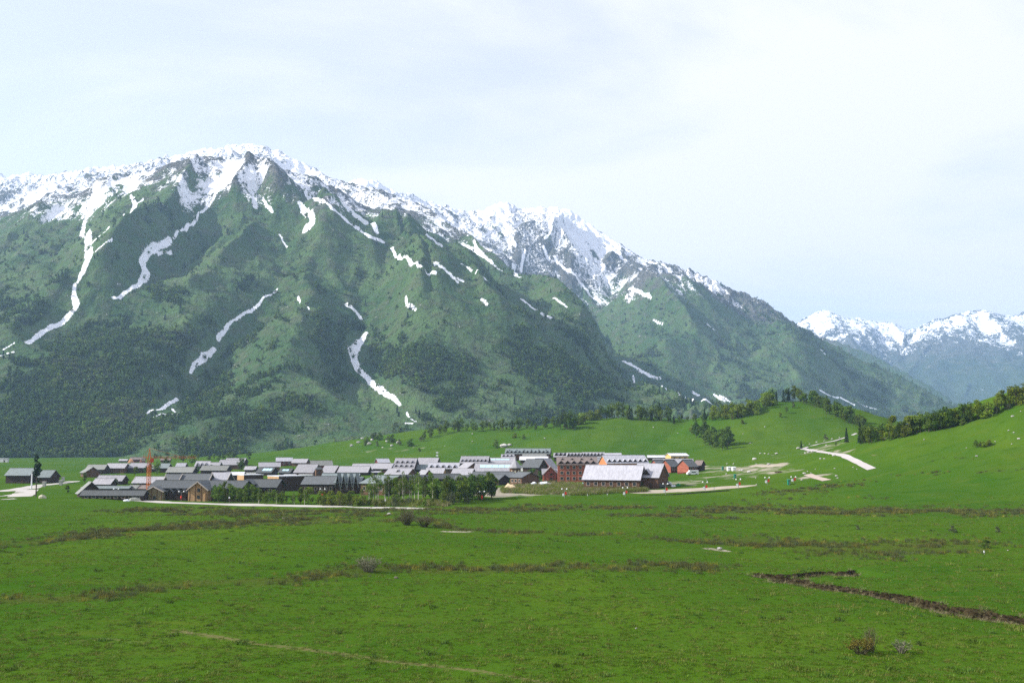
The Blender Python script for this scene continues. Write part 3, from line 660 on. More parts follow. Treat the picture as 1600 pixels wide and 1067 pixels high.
def leaf_quads(c, size, r, flat=0.0):
    """one small bent face per point c (n,3)"""
    n = len(c); a = r.normal(size=(n, 3)); a[:, 2] *= 1 - flat; a /= np.linalg.norm(a, axis=1)[:, None] + 1e-6
    b = np.cross(a, r.normal(size=(n, 3))); b /= np.linalg.norm(b, axis=1)[:, None] + 1e-6
    s = size * r.uniform(0.6, 1.3, n)[:, None]
    v = np.stack([c - a * s, c - b * s * 0.6, c + a * s, c + b * s * 0.6], 1)
    return v.reshape(-1, 3), np.arange(4 * n).reshape(n, 4)
def crown_points(n, h, rad, z0, shape, r, lobes=14):
    """points through a crown from z0 to h of radius rad"""
    if shape == 'cone':
        t = r.uniform(0, 1, n) ** 1.35; z = z0 + (h - z0) * t
        lay = 0.75 + 0.25 * np.cos(t * 2 * math.pi * 9)
        rr = rad * (1 - t) ** 0.9 * lay * r.uniform(0.35, 1, n) ** 0.5 + 0.05 * rad; an = r.uniform(0, 6.283, n)
        return np.stack([rr * np.cos(an), rr * np.sin(an), z - rr * 0.25], 1)
    L = []
    for i in range(lobes):
        t = r.uniform(0.08, 0.95); prof = {'round': math.sin(math.pi * (0.12 + 0.83 * t)) ** 0.7, 'tall': math.sin(math.pi * (0.10 + 0.86 * t)) ** 0.6, 'bush': math.cos(t * 1.25) ** 0.8}[shape]
        an = r.uniform(0, 6.283); rr = rad * prof * r.uniform(0.2, 0.75)
        lr = rad * {'round': 0.46, 'tall': 0.55, 'bush': 0.42}[shape] * r.uniform(0.6, 1.15) * (0.5 + 0.5 * prof)
        L.append((rr * math.cos(an), rr * math.sin(an), z0 + (h - z0) * t, lr))
    L = np.array(L); k = r.choice(len(L), n, p=L[:, 3] ** 2 / (L[:, 3] ** 2).sum())
    d = r.normal(size=(n, 3)); d /= np.linalg.norm(d, axis=1)[:, None]; d *= r.uniform(0.45, 1.0, n)[:, None] ** 0.5
    p = L[k, :3] + d * L[k, 3:4] * np.array([1, 1, 0.85]); p[:, 2] = np.clip(p[:, 2], 0.1, h); return p
def tree_meshes(name, h, rad, z0, shape, n, size, seed, leaf, bark, trunk_r, lobes=14, stems=1, branches=7):
    r = np.random.default_rng(seed)
    v, f = leaf_quads(crown_points(n, h, rad, z0, shape, r, lobes), size, r)
    crown = mesh_np(name + '_crown', v, f, leaf)
    mb = MB()
    for s in range(stems):
        a = r.uniform(0, 6.283); o = Vector((math.cos(a), math.sin(a), 0)) * (0 if stems == 1 else rad * 0.25)
        top = Vector((o.x * 1.8 + r.uniform(-.1, .1) * rad, o.y * 1.8, z0 + (h - z0) * 0.8)); mid = o.lerp(top, 0.5) + Vector((r.uniform(-.06, .06) * rad, 0, 0))
        mb.bar(o, mid, trunk_r, trunk_r * 0.7); mb.bar(mid, top, trunk_r * 0.7, trunk_r * 0.15)
        for i in range(branches):
            t = r.uniform(0.25, 0.9); q = o.lerp(top, t); a = r.uniform(0, 6.283); l = rad * r.uniform(0.4, 0.85) * (1 - 0.5 * t)
            mb.bar(q, q + Vector((math.cos(a) * l, math.sin(a) * l, l * r.uniform(0.1, 0.7))), trunk_r * 0.35, trunk_r * 0.08, 4)
    return crown, mb.mesh(name + '_trunk', bark)
# every kind is 10 units tall and is scaled where it stands
KINDS = {}
def kind(k, variants): KINDS[k] = variants
kind('larch', [tree_meshes('conifer_tree', 10, 1.75, 1.0, 'cone', 900, 0.30, 11 + i, L_NEEDLE, BARK, 0.17) for i in range(2)])
kind('spar', [tree_meshes('conifer_tree', 10, 1.0, 2.6, 'tall', 620, 0.22, 15, L_NEEDLE, BARK, 0.16, 17, 1, 22)])
kind('dark', [tree_meshes('broadleaf_tree', 10, 3.3, 1.2, 'round', 1100, 0.36, 21 + i, L_DARK, BARK, 0.20, 18) for i in range(4)])
kind('mid', [tree_meshes('broadleaf_tree', 10, 3.1, 1.4, 'round', 950, 0.36, 31 + i, L_MID, BARK, 0.18, 18) for i in range(4)])
kind('light', [tree_meshes('broadleaf_tree', 10, 3.6, 0.6, 'round', 950, 0.38, 41 + i, L_LIGHT, BARK, 0.18, 18) for i in range(4)])
kind('poplar', [tree_meshes('poplar_tree', 10, 1.9, 0.8, 'tall', 950, 0.28, 51 + i, L_MID, BARK, 0.14, 20) for i in range(3)])
kind('darkpoplar', [tree_meshes('poplar_tree', 10, 2.1, 0.7, 'tall', 1000, 0.28, 55 + i, L_DARK, BARK, 0.14, 20) for i in range(3)])
kind('birch', [tree_meshes('birch_tree', 10, 1.75, 2.6, 'tall', 420, 0.24, 61 + i, L_MID, BARK_PALE, 0.15, 14) for i in range(4)])
kind('shrub', [tree_meshes('green_shrub', 10, 5.6, 0.2, 'bush', 800, 0.55, 71 + i, L_MID, BARK, 0.22, 16, 4, 3) for i in range(3)])
kind('lightshrub', [tree_meshes('green_shrub', 10, 5.2, 0.2, 'bush', 800, 0.55, 75 + i, L_LIGHT, BARK, 0.22, 16, 4, 3) for i in range(3)])
kind('paleshrub', [tree_meshes('grey_shrub', 10, 5.6, 0.2, 'bush', 700, 0.5, 81 + i, L_PALE, TWIG_PALE, 0.2, 14, 5, 3) for i in range(3)])
kind('darkshrub', [tree_meshes('dark_shrub', 10, 6.0, 0.2, 'bush', 800, 0.55, 85 + i, L_DARK, BARK, 0.22, 16, 4, 3) for i in range(2)])
NICE = {'spar': 'conifer_tree', 'larch': 'conifer_tree', 'dark': 'broadleaf_tree', 'mid': 'broadleaf_tree', 'light': 'broadleaf_tree', 'poplar': 'poplar_tree', 'darkpoplar': 'poplar_tree', 'birch': 'birch_tree',
        'shrub': 'green_shrub', 'lightshrub': 'green_shrub', 'paleshrub': 'grey_shrub', 'darkshrub': 'dark_shrub'}
trees_n = 0
def plant(k, px, py, hpx, label, group=None, wide=1.0, pos=None):
    """a tree of kind k whose foot stands at photo pixel (px, py), hpx pixels tall"""
    global trees_n; trees_n += 1
    x, y, z = pos or hit(px, py)
    h = hpx * (0.88 if py < 712 and k not in ('larch',) else 1.0) * y / F / 10.0
    crown, trunk = KINDS[k][rng.integers(len(KINDS[k]))]
    e = empty(NICE[k], (x, y, z - 0.05), rng.uniform(0, 6.28), label, 'shrub' if 'shrub' in k else 'tree', group)
    e.scale = (h * wide * rng.uniform(0.9, 1.1), h * wide * rng.uniform(0.9, 1.1), h)
    link('crown', crown, e); link('stem' if 'shrub' in k else 'trunk', trunk, e)
    return e
def wood(path, n, hpx, mixk, labels, group, jit=(4, 2), wide=1.0):
    """n trees along a pixel path; labels: {kind: label}"""
    xs = [p[0] for p in path]; cum = np.concatenate([[0], np.cumsum([math.hypot(path[i + 1][0] - path[i][0], path[i + 1][1] - path[i][1]) for i in range(len(path) - 1)])])
    for i in range(n):
        t = (i + rng.uniform(0.15, 0.85)) / n * cum[-1]
        px = np.interp(t, cum, xs) + rng.uniform(-1, 1) * jit[0]; py = np.interp(t, cum, [p[1] for p in path]) + rng.uniform(-1, 1) * jit[1]
        k = mixk[rng.integers(len(mixk))]
        plant(k, px, py, rng.uniform(*hpx), labels[k], group, wide)

def woods():
    # knoll behind the village
    g = 'trees along the knoll edge behind the village roofs'
    wood([(655, 690), (690, 677), (740, 673), (790, 672), (840, 671), (868, 670)], 38, (12, 22), ['dark', 'mid', 'darkpoplar', 'mid'],
         dict(dark='dark bushy tree in the belt left of the dense clump on the knoll', mid='mid green tree in the belt left of the dense clump on the knoll', darkpoplar='slim dark tree in the belt left of the dense clump on the knoll'), 'tree belt on the left part of the knoll', (5, 2))
    wood([(874, 671), (900, 672)], 7, (22, 32), ['dark'], dict(dark='dark leafy tree in the dense clump on the knoll above the red hotel'), 'dense dark clump on the knoll', (3, 1.5))
    wood([(905, 664), (922, 656), (938, 655)], 9, (13, 22), ['light', 'lightshrub'], dict(light='yellow-green spring tree on the knoll just right of the dense dark clump', lightshrub='yellow-green bush on the knoll just right of the dense dark clump'), 'yellow-green trees beside the dense clump', (4, 2))
    wood([(935, 655), (960, 653), (1000, 656), (1048, 658)], 26, (17, 30), ['dark', 'mid', 'larch', 'darkpoplar'],
         dict(dark='dark round tree in the wood on the middle crest of the knoll', mid='mid green tree in the wood on the middle crest of the knoll', larch='pointed conifer in the wood on the middle crest of the knoll', darkpoplar='slim dark tree in the wood on the middle crest of the knoll'), 'wood on the middle crest of the knoll', (4, 1.5))
    wood([(1050, 658), (1090, 658), (1125, 655)], 14, (7, 15), ['dark', 'mid'], dict(dark='small dark tree on the low saddle of the knoll crest', mid='small mid green tree on the low saddle of the knoll crest'), 'small trees on the saddle of the knoll', (4, 1.5))
    plant('larch', 1101, 657, 19, 'lone tall conifer on the saddle left of the bright green thicket')
    plant('larch', 1053, 662, 14, 'small dark conifer standing in front of the saddle trees')
    g = 'dark trees in the hollow below the knoll'
    wood([(1090, 686), (1108, 694), (1128, 700), (1148, 699)], 17, (22, 36), ['dark', 'dark', 'mid'], dict(dark='dark round tree in the clump in the hollow casting a long shadow', mid='mid green tree in the clump in the hollow casting a long shadow'), g, (5, 4))
    wood([(1080, 680), (1090, 676)], 3, (12, 18), ['light'], dict(light='yellow-green bush at the left edge of the clump in the hollow'), 'bushes left of the hollow clump', (3, 2))
    wood([(1118, 654), (1140, 651), (1165, 648), (1190, 638), (1210, 630)], 32, (15, 25), ['light', 'light', 'mid', 'lightshrub'],
         dict(light='bright yellow-green tree in the thicket on the left shoulder of the round hilltop', mid='mid green tree in the thicket on the left shoulder of the round hilltop', lightshrub='bright bush in the thicket on the left shoulder of the round hilltop'), 'thicket on the left shoulder of the hilltop', (6, 4))
    wood([(1205, 630), (1228, 625), (1250, 627)], 12, (16, 28), ['dark', 'mid', 'mid', 'larch'], dict(dark='dark tree on the very top of the round hill', larch='pointed conifer on the very top of the round hill', mid='mid green tree on the very top of the round hill'), 'trees on the very top of the round hill', (4, 1.5))
    wood([(1250, 628), (1270, 634), (1300, 648), (1325, 660), (1350, 668)], 34, (18, 30), ['dark', 'mid', 'mid', 'poplar'],
         dict(poplar='slim mid green tree in the belt running down the right edge of the round hill', dark='dark tree in the belt running down the right edge of the round hill', mid='mid green tree in the belt running down the right edge of the round hill', darkpoplar='slim dark tree in the belt running down the right edge of the round hill'), 'belt down the right edge of the round hill', (4, 2))
    plant('mid', 1229, 645, 13, 'small tree alone on the open top slope of the round hill'); plant('paleshrub', 1240, 636, 9, 'pale bush just below the hilltop trees'); plant('mid', 1219, 653, 11, 'lowest of the small trees on the open hill slope')
    plant('paleshrub', 963, 652, 9, 'pale round bush in front of the middle crest wood')
    # right hillside
    wood([(1345, 694), (1365, 690), (1385, 688), (1400, 684)], 14, (16, 36), ['dark', 'light', 'mid', 'larch'], dict(dark='dark tree at the low end of the right hillside wood', light='yellow-green tree at the low end of the right hillside wood', mid='mid green tree at the low end of the right hillside wood', larch='conifer at the low end of the right hillside wood'), 'low end of the right hillside wood', (5, 2))
    wood([(1395, 684), (1420, 680), (1440, 675), (1470, 670), (1500, 663), (1520, 656)], 44, (22, 38), ['dark', 'mid', 'mid', 'light', 'darkpoplar'],
         dict(dark='dark round tree in the middle of the right hillside wood', mid='mid green tree in the middle of the right hillside wood', light='yellow-green tree in the middle of the right hillside wood', darkpoplar='slim dark tree in the middle of the right hillside wood'), 'middle of the right hillside wood', (6, 2))
    wood([(1520, 656), (1545, 648), (1570, 638), (1600, 624), (1640, 606), (1690, 585)], 28, (22, 38), ['light', 'light', 'mid', 'lightshrub'],
         dict(light='bright rounded tree at the upper right end of the hillside wood', mid='mid green tree at the upper right end of the hillside wood', lightshrub='bright bush at the upper right end of the hillside wood'), 'upper right end of the hillside wood', (6, 2))
    for px, py, h in ((1542, 650, 15), (1556, 646, 14), (1590, 632, 13), (1575, 640, 12)):
        plant('paleshrub', px, py, h, 'silvery bush along the foot of the upper hillside wood', 'silvery bushes at the foot of the hillside wood')
    plant('shrub', 1505, 664, 13, 'round green bush standing alone below the hillside wood')
    plant('larch', 1323, 692, 24, 'dark conifer beside the gravel track at the gap'); plant('larch', 1252, 701, 13, 'small conifer at the bend of the gravel track'); plant('paleshrub', 1290, 687, 10, 'thin grey-green bush above the gravel track'); plant('mid', 1306, 697, 9, 'small tree between the gravel track and the dark conifer')
    plant('darkshrub', 1351, 691, 11, 'dark bush on the bank right of the dark conifer')
    wood([(1524, 699), (1552, 696)], 5, (9, 15), ['lightshrub', 'shrub'], dict(lightshrub='light green bush in the short row on the open right slope', shrub='mid green bush in the short row on the open right slope'), 'short row of bushes on the right slope', (3, 1))
    plant('shrub', 655, 705, 6, 'small round bush alone on the grass behind the roofs'); plant('shrub', 776, 699, 15, 'green bush beside the pale boulder above the village'); plant('lightshrub', 805, 684, 10, 'yellow-green bush higher up the knoll than the boulder'); plant('shrub', 818, 686, 9, 'dark green bush right of the yellow-green one on the knoll'); plant('shrub', 1160, 662, 8, 'small dark bush under the bright thicket')
    wood([(560, 697), (590, 690), (625, 694), (655, 690)], 11, (8, 15), ['darkshrub', 'shrub', 'paleshrub'], dict(darkshrub='dark bush on the rocky outcrop at the left end of the knoll', shrub='green bush on the rocky outcrop at the left end of the knoll', paleshrub='greyish bush on the rocky outcrop at the left end of the knoll'), 'bushes on the rocky outcrop', (8, 6))
    # village trees
    T = 'row of trees between the road and the dark lodges'
    wood([(333, 784), (365, 784), (398, 785)], 20, (20, 32), ['darkpoplar', 'mid', 'poplar', 'poplar'], dict(darkpoplar='slim dark tree close in front of the twin-gabled lodge', mid='round leafy tree close in front of the twin-gabled lodge', poplar='mid green slim tree close in front of the twin-gabled lodge'), 'dense trees in front of the twin-gabled lodge', (4, 2))
    wood([(398, 786), (440, 786), (478, 787)], 18, (16, 28), ['poplar', 'mid', 'birch', 'poplar'], dict(poplar='slim green tree in the row left of the bright round tree', mid='round green tree in the row left of the bright round tree', birch='thin birch in the row left of the bright round tree'), 'row left of the bright round tree', (4, 2))
    plant('light', 481, 787, 26, 'bright yellow-green round tree by the road', None, 1.3)
    wood([(498, 788), (530, 788), (565, 789)], 12, (12, 24), ['shrub', 'lightshrub', 'lightshrub', 'birch'], dict(shrub='green bush in the low row below the zigzag-roofed lodge', mid='small round tree in the low row below the zigzag-roofed lodge', lightshrub='light bush in the low row below the zigzag-roofed lodge', birch='thin birch in the low row below the zigzag-roofed lodge'), 'low row below the zigzag-roofed lodge', (5, 2))
    wood([(565, 784), (600, 783), (640, 782), (680, 781)], 30, (26, 48), ['birch', 'birch', 'poplar'], dict(birch='thin pale-trunked birch in the grove in the middle of the village front', poplar='slim leafy tree in the birch grove in the middle of the village front'), 'birch grove in the middle of the village front', (5, 3))
    wood([(565, 789), (600, 790), (640, 790), (690, 789)], 14, (8, 17), ['shrub', 'lightshrub', 'paleshrub'], dict(shrub='low green bush at the foot of the birch grove', lightshrub='low light bush at the foot of the birch grove', paleshrub='low greyish bush at the foot of the birch grove'), 'bushes at the foot of the birch grove', (6, 2))
    wood([(682, 785), (700, 786), (720, 782), (745, 779), (772, 776)], 34, (28, 42), ['darkpoplar', 'mid', 'poplar', 'poplar'], dict(mid='round leafy tree in the dense grove right of the birches', darkpoplar='slim dark tree in the dense grove right of the birches', dark='dark bushy tree in the dense grove right of the birches', poplar='mid green slim tree in the dense grove right of the birches'), 'dense dark grove right of the birches', (4, 3))
    plant('paleshrub', 706, 788, 20, 'grey-green bush in front of the dense grove'); plant('paleshrub', 730, 786, 13, 'smaller grey-green bush in front of the dense grove')
    plant('spar', 56, 776, 72, 'tall narrow dark conifer beside the left road')
    for k, px, py, h, lb in [('mid', 132, 754, 16, 'tree beside the angled grey roof at the left edge of the village'), ('dark', 105, 770, 12, 'dark bush left of the angled grey roof'), ('mid', 212, 743, 14, 'tree in the yard between the upper left houses, left one'), ('dark', 228, 740, 12, 'darker tree in the yard between the upper left houses'), ('mid', 246, 742, 22, 'leafy tree right of the crane mast'),
                             ('dark', 258, 735, 20, 'dark tree behind the crane'), ('mid', 181, 759, 12, 'tree between the two middle left roofs'), ('mid', 215, 765, 10, 'small tree below the pale roof left of the crane'), ('dark', 285, 723, 14, 'dark tree behind the upper left roofs'), ('mid', 300, 727, 20, 'tall tree left of the zigzag dormers'),
                             ('dark', 377, 735, 20, 'dark round tree at the right end of the big grey house'), ('mid', 330, 736, 10, 'tree in front of the low grey house'), ('paleshrub', 350, 738, 7, 'bush below the low grey house'), ('light', 521, 739, 10, 'yellow-green tree between the middle roofs'), ('light', 576, 741, 11, 'yellow-green tree beside the long pale roof'),
                             ('light', 596, 742, 9, 'yellow-green tree left of the small pale hut'), ('light', 842, 736, 11, 'light tree beside the white gable'), ('darkshrub', 830, 752, 20, 'bare dark bush between the brown house and the red gable'), ('dark', 845, 752, 17, 'dark tree left of the red gable'), ('darkshrub', 1001, 764, 12, 'dark bush at the corner of the big white roof'),
                             ('darkshrub', 1042, 757, 9, 'dark bush in the yard right of the big white roof'), ('paleshrub', 398, 741, 8, 'pale bush behind the flat-roofed blocks'), ('dark', 310, 738, 9, 'dark bush under the zigzag dormers')]:
        plant(k, px, py, h, lb)
    wood([(240, 716), (280, 718), (330, 719), (390, 719)], 16, (6, 13), ['dark', 'mid', 'darkshrub'], dict(dark='dark tree at the mountain foot behind the left half of the village', mid='mid green tree at the mountain foot behind the left half of the village', darkshrub='dark bush at the mountain foot behind the left half of the village'), 'trees at the mountain foot', (6, 1))
    # bushes on the meadow
    for k, px, py, h, w, lb in [('paleshrub', 1490, 832, 11, 1.3, 'larger grey bush on the right meadow'), ('paleshrub', 1559, 831, 9, 1.2, 'smaller grey bush near the right edge of the meadow'), ('paleshrub', 1340, 827, 7, 1.2, 'small grey bush left of the larger grey bush'), ('darkshrub', 1542, 856, 13, 1.1, 'dark green bush below the grey bushes on the right'),
                                ('darkshrub', 1436, 1007, 7, 1.6, 'low dark bush on the near meadow right of the golden bush')]:
        plant(k, px, py, h, lb, None, w)

def twig_bush(name, px, py, hpx, wpx, leaf, twig, nleaf, label, seed, ntw=46):
    """an open bush of thin stems with few leaves"""
    x, y, z = hit(px, py); h = hpx * y / F; w = wpx * y / F / 2; r = np.random.default_rng(seed)
    e = empty(name, (x, y, z), 0, label, 'bush')
    mb = MB(); tips = []
    for i in range(ntw):
        a = r.uniform(0, 6.283); q = r.uniform(0.1, 1) ** 0.7; top = Vector((math.cos(a) * w * q, math.sin(a) * w * q, h * r.uniform(0.5, 1.0) * (1 - 0.3 * q)))
        o = Vector((math.cos(a) * w * 0.25 * q, math.sin(a) * w * 0.25 * q, 0)); m = o.lerp(top, 0.5) + Vector((r.uniform(-1, 1) * w * .08, r.uniform(-1, 1) * w * .08, h * 0.06))
        mb.bar(o, m, 0.045, 0.03, 4); mb.bar(m, top, 0.03, 0.012, 3); tips += [m.lerp(top, t) for t in (0.2, 0.5, 0.8, 1)]
        for k in range(3):
            a2 = r.uniform(0, 6.283); s = m.lerp(top, r.uniform(0, 0.8)); t2 = s + Vector((math.cos(a2) * w * .25, math.sin(a2) * w * .25, h * r.uniform(.05, .25))); mb.bar(s, t2, 0.018, 0.008, 3); tips += [s.lerp(t2, .6), t2]
    mb.build('stem', twig, e)
    tips = np.array([tuple(t) for t in tips]); c = tips[r.integers(len(tips), size=nleaf)] + r.normal(size=(nleaf, 3)) * 0.12 * h / 3
    c[:, 2] = np.abs(c[:, 2]) + 0.05
    v, f = leaf_quads(c, 0.07 * max(1, h / 3), r); link('foliage', mesh_np(name + '_foliage', v, f, leaf), e)
    return e
def bushes():
    twig_bush('bare_bush', 636, 820, 28, 34, L_BROWN, TWIG, 900, 'bare grey-brown bush by the road, left of the pair', 1, 90)
    twig_bush('bare_bush', 663, 823, 22, 40, L_BROWN, TWIG, 900, 'lower and wider bare bush of the pair by the road', 2, 90)
    twig_bush('willow_bush', 576, 893, 30, 46, L_PALE, TWIG_PALE, 900, 'open bush with pale bare branches in the sedge strip', 3, 60)
    twig_bush('golden_bush', 1346, 1022, 26, 44, L_GOLD, TWIG, 1500, 'golden-leaved bush on the near right meadow', 4, 30)
    twig_bush('bare_bush', 1362, 1018, 46, 26, L_BROWN, TWIG, 160, 'thin tall leafless stems rising beside the golden bush', 5, 16)
    twig_bush('bare_bush', 1408, 1020, 22, 36, L_PALE, TWIG_PALE, 420, 'hazy grey bush right of the golden bush', 6, 26)

# ---- things nobody could count: scattered by geometry nodes, each kind of cover one object
def scatter(name, pts, scl, protos, smin=0.8, smax_=1.25, tilt=0.0, var=None):
    """points carrying a scale; one of protos (name, mesh) on each"""
    me = bpy.data.meshes.new(name); me.vertices.add(len(pts)); me.vertices.foreach_set('co', np.asarray(pts, np.float32).ravel())
    set_attr(me, 'scl', np.asarray(scl) * rng.uniform(smin, smax_, len(pts))); me.update()
    o = tag(link(name, me), kind='stuff')
    src = bpy.data.collections.new(name + '_source')
    for pn, pm in protos: src.objects.link(bpy.data.objects.new(pn, pm))
    ng = bpy.data.node_groups.new(name + '_scatter', 'GeometryNodeTree')
    ng.interface.new_socket('Geometry', in_out='INPUT', socket_type='NodeSocketGeometry'); ng.interface.new_socket('Geometry', in_out='OUTPUT', socket_type='NodeSocketGeometry')
    N = ng.nodes; gi = N.new('NodeGroupInput'); go = N.new('NodeGroupOutput'); ip = N.new('GeometryNodeInstanceOnPoints'); ci = N.new('GeometryNodeCollectionInfo')
    ci.inputs['Collection'].default_value = src; ci.inputs['Separate Children'].default_value = True; ci.inputs['Reset Children'].default_value = True
    ip.inputs['Pick Instance'].default_value = True
    rv = N.new('FunctionNodeRandomValue'); rv.data_type = 'FLOAT_VECTOR'; rv.inputs[0].default_value = (-tilt, -tilt, 0); rv.inputs[1].default_value = (tilt, tilt, 6.283)
    ri = N.new('FunctionNodeRandomValue'); ri.data_type = 'INT'; ri.inputs[4].default_value = 0; ri.inputs[5].default_value = len(protos) - 1; ri.inputs['Seed'].default_value = 3
    na = N.new('GeometryNodeInputNamedAttribute'); na.data_type = 'FLOAT'; na.inputs[0].default_value = 'scl'
    if var is not None:
        va = me.attributes.new('var', 'INT', 'POINT'); va.data.foreach_set('value', np.asarray(var, np.int32)); nv = N.new('GeometryNodeInputNamedAttribute'); nv.data_type = 'INT'; nv.inputs[0].default_value = 'var'
    L = ng.links
    L.new(gi.outputs[0], ip.inputs['Points']); L.new(ci.outputs[0], ip.inputs['Instance']); L.new(rv.outputs[0], ip.inputs['Rotation']); L.new(ri.outputs[2] if var is None else nv.outputs[0], ip.inputs['Instance Index']); L.new(na.outputs[0], ip.inputs['Scale'])
    L.new(ip.outputs[0], go.inputs[0])
    md = o.modifiers.new('scatter', 'NODES'); md.node_group = ng
    return o
def pick(weight, X, Y, Z, n, jx, jy):
    w = weight.ravel() / weight.sum(); i = rng.choice(w.size, n, p=w)
    return i
def blade_mesh(name, n, h, spread, wid, mat, seed, bend=0.4):
    r = np.random.default_rng(seed); v = []; f = []
    for i in range(n):
        a = r.uniform(0, 6.283); o = np.array([r.normal() * spread * 0.5, r.normal() * spread * 0.5, -0.05]); d = np.array([math.cos(a), math.sin(a), 0]); s = np.array([-d[1], d[0], 0]) * wid
        hh = h * r.uniform(0.55, 1.1); m = o + d * hh * bend * 0.35 + np.array([0, 0, hh * 0.6]); t = o + d * hh * bend + np.array([0, 0, hh])
        k = len(v); v += [o - s, o + s, m + s * 0.8, m - s * 0.8, t + s * .15, t - s * .15]; f += [(k, k + 1, k + 2, k + 3), (k + 3, k + 2, k + 4, k + 5)]
    return mesh_np(name, np.array(v), np.array(f), mat)
def cover():
    # far woods on the mountain flank
    protos = []
    for i in range(5):
        r = np.random.default_rng(700 + i); leaf = (L_DARK, L_DARK, L_MID, L_NEEDLE, L_PALE)[i]
        v, f = leaf_quads(crown_points(70, 10, 1.9 if i == 3 else 3.9, 0.3, 'cone' if i == 3 else 'round', r, 9), 1.25, r); protos.append((('dark_far_tree', 'dusky_far_tree', 'mid_far_tree', 'needle_far_tree', 'olive_far_tree')[i], mesh_np('far_tree', v, f, leaf)))
    cell = (MY / F * 1.75) * np.gradient(Ym)[:, None]
    nb = fbm(MX / 45, MY / 45, 3, 181)
    w = (np.clip((forest + 0.75 * nb - 0.40) * 1.5, 0, 1) + 0.015 * sstep(650, 450, MH)) * cell * (MH > 0) * (MY < 5600) * (MP_ > -150) * (MP_ < 1700)
    w *= np.clip((prow(MY, MH) <= np.minimum.accumulate(prow(MY, MH), axis=0) + 6), 0, 1)
    i = pick(w, MX, MY, MH, 38000, 0, 0)
    jx = rng.uniform(-.5, .5, len(i)) * (MY.ravel()[i] / F * 1.75); pts = np.stack([MX.ravel()[i] + jx, MY.ravel()[i], MH.ravel()[i] - 0.5], 1)
    size = rng.uniform(0.35, 1.2, len(i)) * np.interp(pts[:, 1], [1300, 3500], [0.85, 1.15])
    patch = fbm(pts[:, 0] / 120, pts[:, 1] / 120, 3, 199) + 0.35 * rng.normal(size=len(i))
    var = np.where(patch > 0.75, 4, np.where(patch > 0.22, 2, np.where(patch > -0.7, rng.integers(0, 2, len(i)), 3)))
    scatter('mountain_woodland', pts, size, protos, var=var)
    # meadow grass
    gp_ = [('grass_tuft', blade_mesh('grass_tuft', 22, 0.17, 0.30, 0.014, L_GRASS, 801 + k, 0.5)) for k in range(4)]
    n = 120000; Y = 70 + (330 - 70) * rng.uniform(0, 1, n) ** 1.6; X = rng.uniform(-0.62, 0.62, n) * Y
    cl = fbm(X / 6, Y / 6, 3, 191); k = rng.uniform(-0.8, 0.8, n) < cl + 0.25; X, Y = X[k], Y[k]
    gp_ += [('grass_tuft', blade_mesh('grass_tuft', 26, 0.20, 0.30, 0.014, L_REED, 811, 0.6)), ('grass_tuft', blade_mesh('grass_tuft', 20, 0.16, 0.22, 0.010, L_REED, 812, 0.5)), ('grass_tuft', blade_mesh('grass_tuft', 26, 0.2, 0.3, 0.014, L_MID, 813, 0.5))]
    scatter('meadow_grass', np.stack([X, Y, Hnear(X, Y)], 1), rng.uniform(0.6, 1.5, len(X)) * np.where(rng.uniform(0, 1, len(X)) < 0.02, 2.0, 1), gp_, tilt=0.15)
    # dark weedy tussocks here and there
    gp_ = [('weed_tussock', blade_mesh('weed_tussock', 40, 0.30, 0.5, 0.03, L_DARK, 821 + k, 0.7)) for k in range(2)]
    n = 420; Y = 75 + 200 * rng.uniform(0, 1, n) ** 1.4; X = rng.uniform(-0.6, 0.6, n) * Y
    scatter('meadow_weeds', np.stack([X, Y, Hnear(X, Y)], 1), rng.uniform(0.5, 1.5, n), gp_, tilt=0.2)
    # brown sedge strips
    sp = [('sedge_tuft', blade_mesh('sedge_tuft', 44, 0.85, 0.75, 0.020, m_, 831 + k, 0.35)) for k, m_ in enumerate((L_BROWN, L_BROWN, L_GOLD, L_PALE, L_BROWN))]
    cellg = np.gradient(Yr)[:, None] * np.gradient(GX, axis=1)
    w = np.clip(sedge - 0.25, 0, 1) * cellg * (GY < 600) * np.clip(0.5 + 1.6 * fbm(GX / 9, GY / 9, 3, 195), 0.0, 1.5)
    i = pick(w, GX, GY, GZ, 8000, 0, 0); ws = np.gradient(GX, axis=1).ravel()[i]
    px_ = GX.ravel()[i] + rng.uniform(-.5, .5, len(i)) * ws; py_ = GY.ravel()[i] + rng.uniform(-.5, .5, len(i)) * 0.4
    sc = rng.uniform(0.4, 0.85, len(i)) * (0.6 + 0.5 * np.clip(sedge.ravel()[i], 0, 1)) * np.interp(py_, [150, 300], [1.0, 1.25])
    scatter('sedge_strip', np.stack([px_, py_, Hnear(px_, py_)], 1), sc, sp, tilt=0.15)
    # dry straw hanging in the ditch and along the trail
    dp = [('straw_tuft', blade_mesh('straw_tuft', 26, 0.55, 0.5, 0.014, m_, 841 + k, 1.0)) for k, m_ in enumerate((L_STRAW, L_BROWN, L_STRAW))]
    w = (np.clip(soil, 0, 1) * 0.9 + np.clip(trail - 0.4, 0, 1) * 0.10) * cellg * (GY < 300); i = pick(w, GX, GY, GZ, 420, 0, 0)
    x_ = GX.ravel()[i]; y_ = GY.ravel()[i] - 0.5 * rng.uniform(0, 1, len(i))
    scatter('dry_straw', np.stack([x_, y_, Hnear(x_, y_)], 1), rng.uniform(0.3, 0.9, len(i)), dp, tilt=0.4)
    # yellow-green scrub between the red hotel and the meadow
    rp = [('scrub_stem', blade_mesh('scrub_stem', 40, 1.5, 1.1, 0.04, m_, 851 + k, 0.3)) for k, m_ in enumerate((L_REED, L_REED, L_MID, L_STRAW))]
    pts = []
